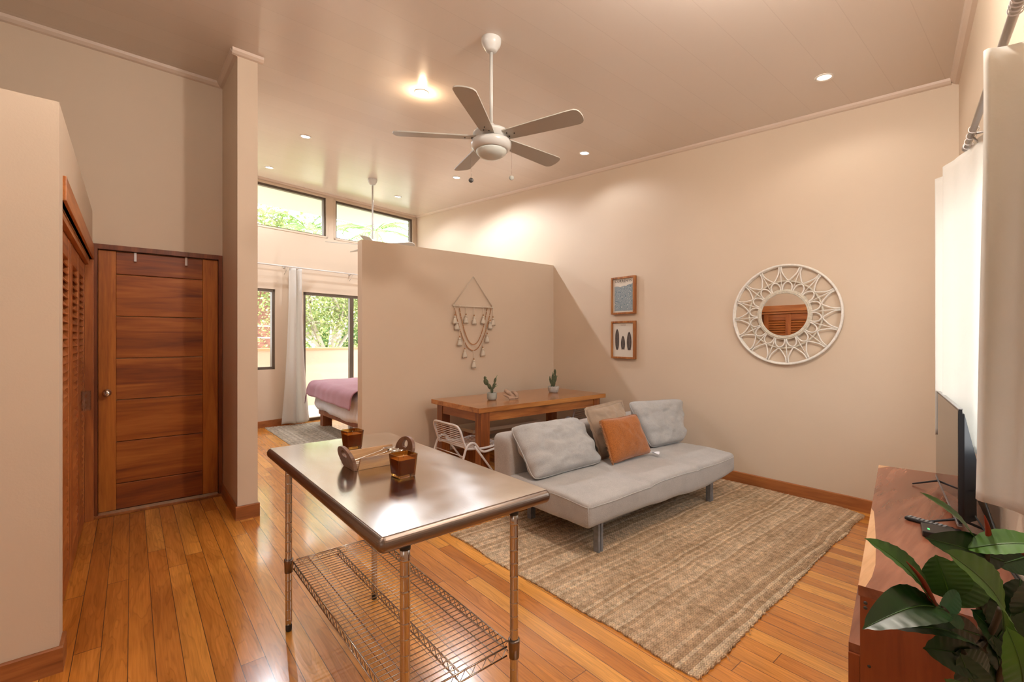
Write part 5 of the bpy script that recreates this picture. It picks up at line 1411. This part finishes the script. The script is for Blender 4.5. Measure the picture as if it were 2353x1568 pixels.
# ================================================================== outside the bedroom
def parapet():
    b = MB(); o = 1.95
    pA, pB = ww(-4.6, 0, -o), ww(1.5, 0, -o); off = -NS * .15
    vs = [Vector((p.x, p.y, z)) for z in (-.1, 1.22) for p in (pA, pB, pB + off, pA + off)]
    b.add(vs, [(0, 1, 2, 3), (4, 5, 6, 7), (0, 1, 5, 4), (1, 2, 6, 5), (2, 3, 7, 6), (3, 0, 4, 7)])
    ob = b.build('parapet', M['stucco'], keep=True); ob['kind'] = 'structure'
    c = MB(); a1, b1 = pA + NS * .03, pB + NS * .03; of = -NS * .21
    vs = [Vector((p.x, p.y, z)) for z in (1.22, 1.262) for p in (a1, b1, b1 + of, a1 + of)]
    c.add(vs, [(0, 1, 2, 3), (4, 5, 6, 7), (0, 1, 5, 4), (1, 2, 6, 5), (2, 3, 7, 6), (3, 0, 4, 7)])
    c.build('parapet_cap', M['terracotta'], ob)
    # return wall at the far side of the balcony
    d = MB(); vs = []
    p0, p1 = ww(.15, 0, -.13), ww(.15, 0, -o)
    vs = [Vector((p.x, p.y, z)) for z in (-.1, 1.22) for p in (p0, p1, p1 + VS * .14, p0 + VS * .14)]
    d.add(vs, [(0, 1, 2, 3), (4, 5, 6, 7), (0, 1, 5, 4), (1, 2, 6, 5), (2, 3, 7, 6), (3, 0, 4, 7)]); d.build('parapet_return', M['stucco'], ob)
    f = MB(); q = [ww(-4.6, 0, -.13), ww(1.5, 0, -.13), ww(1.5, 0, -o), ww(-4.6, 0, -o)]
    f.add([Vector((p.x, p.y, z)) for z in (-.15, -.01) for p in q], [(0, 1, 2, 3), (4, 5, 6, 7), (0, 1, 5, 4), (1, 2, 6, 5), (2, 3, 7, 6), (3, 0, 4, 7)])
    t = f.build('balcony_floor', M['deck'], keep=True); t['kind'] = 'structure'
    e = MB(); q = [ww(-5.5, 0, -.131), ww(.2, 0, -.131), ww(.2, 0, -2.15), ww(-5.5, 0, -2.15)]
    z = lambda p: 4.05 + .083 * (-8.9 - p.x) + .06
    e.add([Vector((p.x, p.y, z(p) + h)) for h in (0, .12) for p in q], [(0, 1, 2, 3), (4, 5, 6, 7), (0, 1, 5, 4), (1, 2, 6, 5), (2, 3, 7, 6), (3, 0, 4, 7)])
    t = e.build('eave_soffit', M['soffit'], keep=True); t['kind'] = 'structure'
parapet()
e = MB(); p = [cw(YL - 1.2, -.141), cw(YM + .5, -.141), cw(YM + .5, -1.6), cw(YL - 1.2, -1.6)]  # unseen eave added to keep the sun out of the near windows
e.add([Vector((q.x, q.y, zc(q.x, q.y) + h)) for h in (-.02, .12) for q in p], [(0, 1, 2, 3), (4, 5, 6, 7), (0, 1, 5, 4), (1, 2, 6, 5), (2, 3, 7, 6), (3, 0, 4, 7)])
t = e.build('sun_block_eave', M['soffit'], keep=True); t['kind'] = 'structure'
g = MB(); g.box((-60, -40, -3.2), (-11.0, 45, -3.0)); t = g.build('ground', M['grass'], keep=True); t['kind'] = 'structure'
def tree(label, c, rad, nleaf, m, size, seed, trunk=True, branches=9, zb=-3.0):
    random.seed(seed); c = Vector(c); rad = Vector(rad)
    o = empty('tree', (c.x, c.y, zb), label, 'tree')
    tb = MB(); base = Vector((c.x, c.y, zb)); fork = Vector((c.x, c.y, c.z - rad.z * .6))
    tb.tube([base, lerp(base, fork, .5) + Vector((.1, .1, 0)), fork], [.2, .15, .12], 8); tips = []
    for k in range(branches):
        a = 2 * PI * k / branches + random.random(); el = random.uniform(.1, 1.1)
        e = c + Vector((math.cos(a) * rad.x * math.cos(el) * .9, math.sin(a) * rad.y * math.cos(el) * .9, rad.z * math.sin(el) * .8))
        mid = lerp(fork, e, .5) + Vector((random.uniform(-.3, .3), random.uniform(-.3, .3), random.uniform(-.1, .4)))
        tb.tube(catmull([fork, mid, e], 5), [.07 - .0055 * i for i in range(11)], 6); tips.append((fork, mid, e))
        for q in range(3):
            s = lerp(mid, e, random.random()); e2 = s + Vector((random.uniform(-1, 1), random.uniform(-1, 1), random.uniform(-.5, .8))) * rad.x * .35
            tb.tube([s, e2], [.025, .006], 5); tips.append((s, s, e2))
    tb.build('trunk', M['bark'], o)
    f = MB(); vs = []; fs = []
    for i in range(nleaf):
        if random.random() < .7:
            t = random.choice(tips); p = lerp(t[1], t[2], random.random()) + Vector([random.gauss(0, rad.x * .13) for _ in range(3)])
        else:
            while True:
                q = Vector([random.uniform(-1, 1) for _ in range(3)])
                if .35 < q.length < 1: break
            p = c + Vector((q.x * rad.x, q.y * rad.y, q.z * rad.z))
        d = Vector((random.gauss(0, 1), random.gauss(0, 1), random.gauss(-.4, .6))).normalized(); u, v, _ = basis(d); s = size * random.uniform(.6, 1.3)
        a = random.random() * PI; u2 = u * math.cos(a) + v * math.sin(a)
        n0 = len(vs); vs += [p, p + d * s * .5 + u2 * s * .28, p + d * s, p + d * s * .5 - u2 * s * .28]; fs.append((n0, n0 + 1, n0 + 2, n0 + 3))
    f.add(vs, fs); f.build('foliage', M[m], o, recalc=False)
tree('leafy light green tree with pale branches right outside the sliding door', (-13.0, 4.2, 1.9), (1.6, 1.9, 1.7), 11000, 'leafA', .085, 21, branches=16)
tree('darker broadleaf tree filling the view beyond the parapet', (-16.0, 6.3, 1.2), (2.2, 2.4, 2.4), 12000, 'leafB', .13, 22)
tree('light green tree outside the small bedroom window', (-13.6, 2.3, 3.0), (.9, .9, .75), 1800, 'leafA', .09, 23)
tree('tall pale green tree seen through the left clerestory window', (-20.0, 3.0, 4.6), (3.2, 3.5, 2.2), 7000, 'leafA', .18, 24)
def palm(label, c, zt, n, L, seed, zb=-3.0):
    random.seed(seed); o = empty('palm_tree', (c[0], c[1], zb), label, 'palm tree')
    MB().tube([(c[0], c[1], zb), (c[0] + .1, c[1], (zb + zt) / 2), (c[0], c[1], zt)], [.18, .14, .12], 10).build('trunk', M['bark'], o)
    top = Vector((c[0], c[1], zt))
    for k in range(n):
        a = 2 * PI * k / n + random.uniform(-.2, .2); el = random.uniform(.1, 1.0); d = Vector((math.cos(a), math.sin(a), 0)); f = MB()
        sp = [top + d * (L * s * math.cos(el * (1 - s * .4))) + ZV * (L * (math.sin(el) * s - .75 * s * s)) for s in [i / 16 for i in range(17)]]
        f.tube(sp, [.02 - .001 * i for i in range(17)], 4); vs = []; fs = []
        for i in range(48):
            s = .08 + .92 * i / 48; q = s * 16; j = min(int(q), 15); p = sp[j].lerp(sp[j + 1], q - j); t = (sp[j + 1] - sp[j]).normalized(); side = t.cross(ZV).normalized()
            ll = L * .26 * math.sin(PI * min(1, s * .9 + .08)) + .05
            for sg in (-1, 1):
                e = p + (side * sg + t * .7 - ZV * .45).normalized() * ll; n0 = len(vs); vs += [p - t * .018, p + t * .018, e]; fs.append((n0, n0 + 1, n0 + 2))
        f.add(vs, fs); f.build('frond', M['palm'], o, recalc=False)
palm('palm tree seen through the right clerestory window below the eave', (-14.6, 6.2), 5.0, 13, 2.4, 31)
palm('second palm tree behind the bedroom fan rod in the clerestory window', (-18.5, 5.2), 5.6, 12, 2.8, 32)
def house():
    o = empty('neighbour_house', (-22, 3.0, -3), 'red-brown sided neighbouring house behind the small bedroom window', 'house')
    MB().box((-24, .8, -3), (-20.5, 5.4, 3.6)).build('wall', M['siding'], o)
    r = MB(); r.box((-24.6, .2, 3.6), (-19.9, 5.9, 3.75)); r.build('roof', M['soffit'], o)
    q = MB()
    for z in (1.95, 1.5): q.tube([(-19.6, 1, z), (-19.6, 5.2, z)], .03, 6)
    for y in (1, 2.0, 3.1, 4.2, 5.2): q.tube([(-19.6, y, .2), (-19.6, y, 1.95)], .03, 6)
    q.box((-20.4, 1, .05), (-19.55, 5.3, .2)); q.build('railing', M['rail'], o)
house()
def white_wall():
    b = MB(); b.box((-18.0, -1.5, -3.0), (-17.8, 4.7, 1.0)); tag(b.build('garden_wall', M['stucco'], keep=False), 'pale garden wall outside the small bedroom window', 'wall')
white_wall()
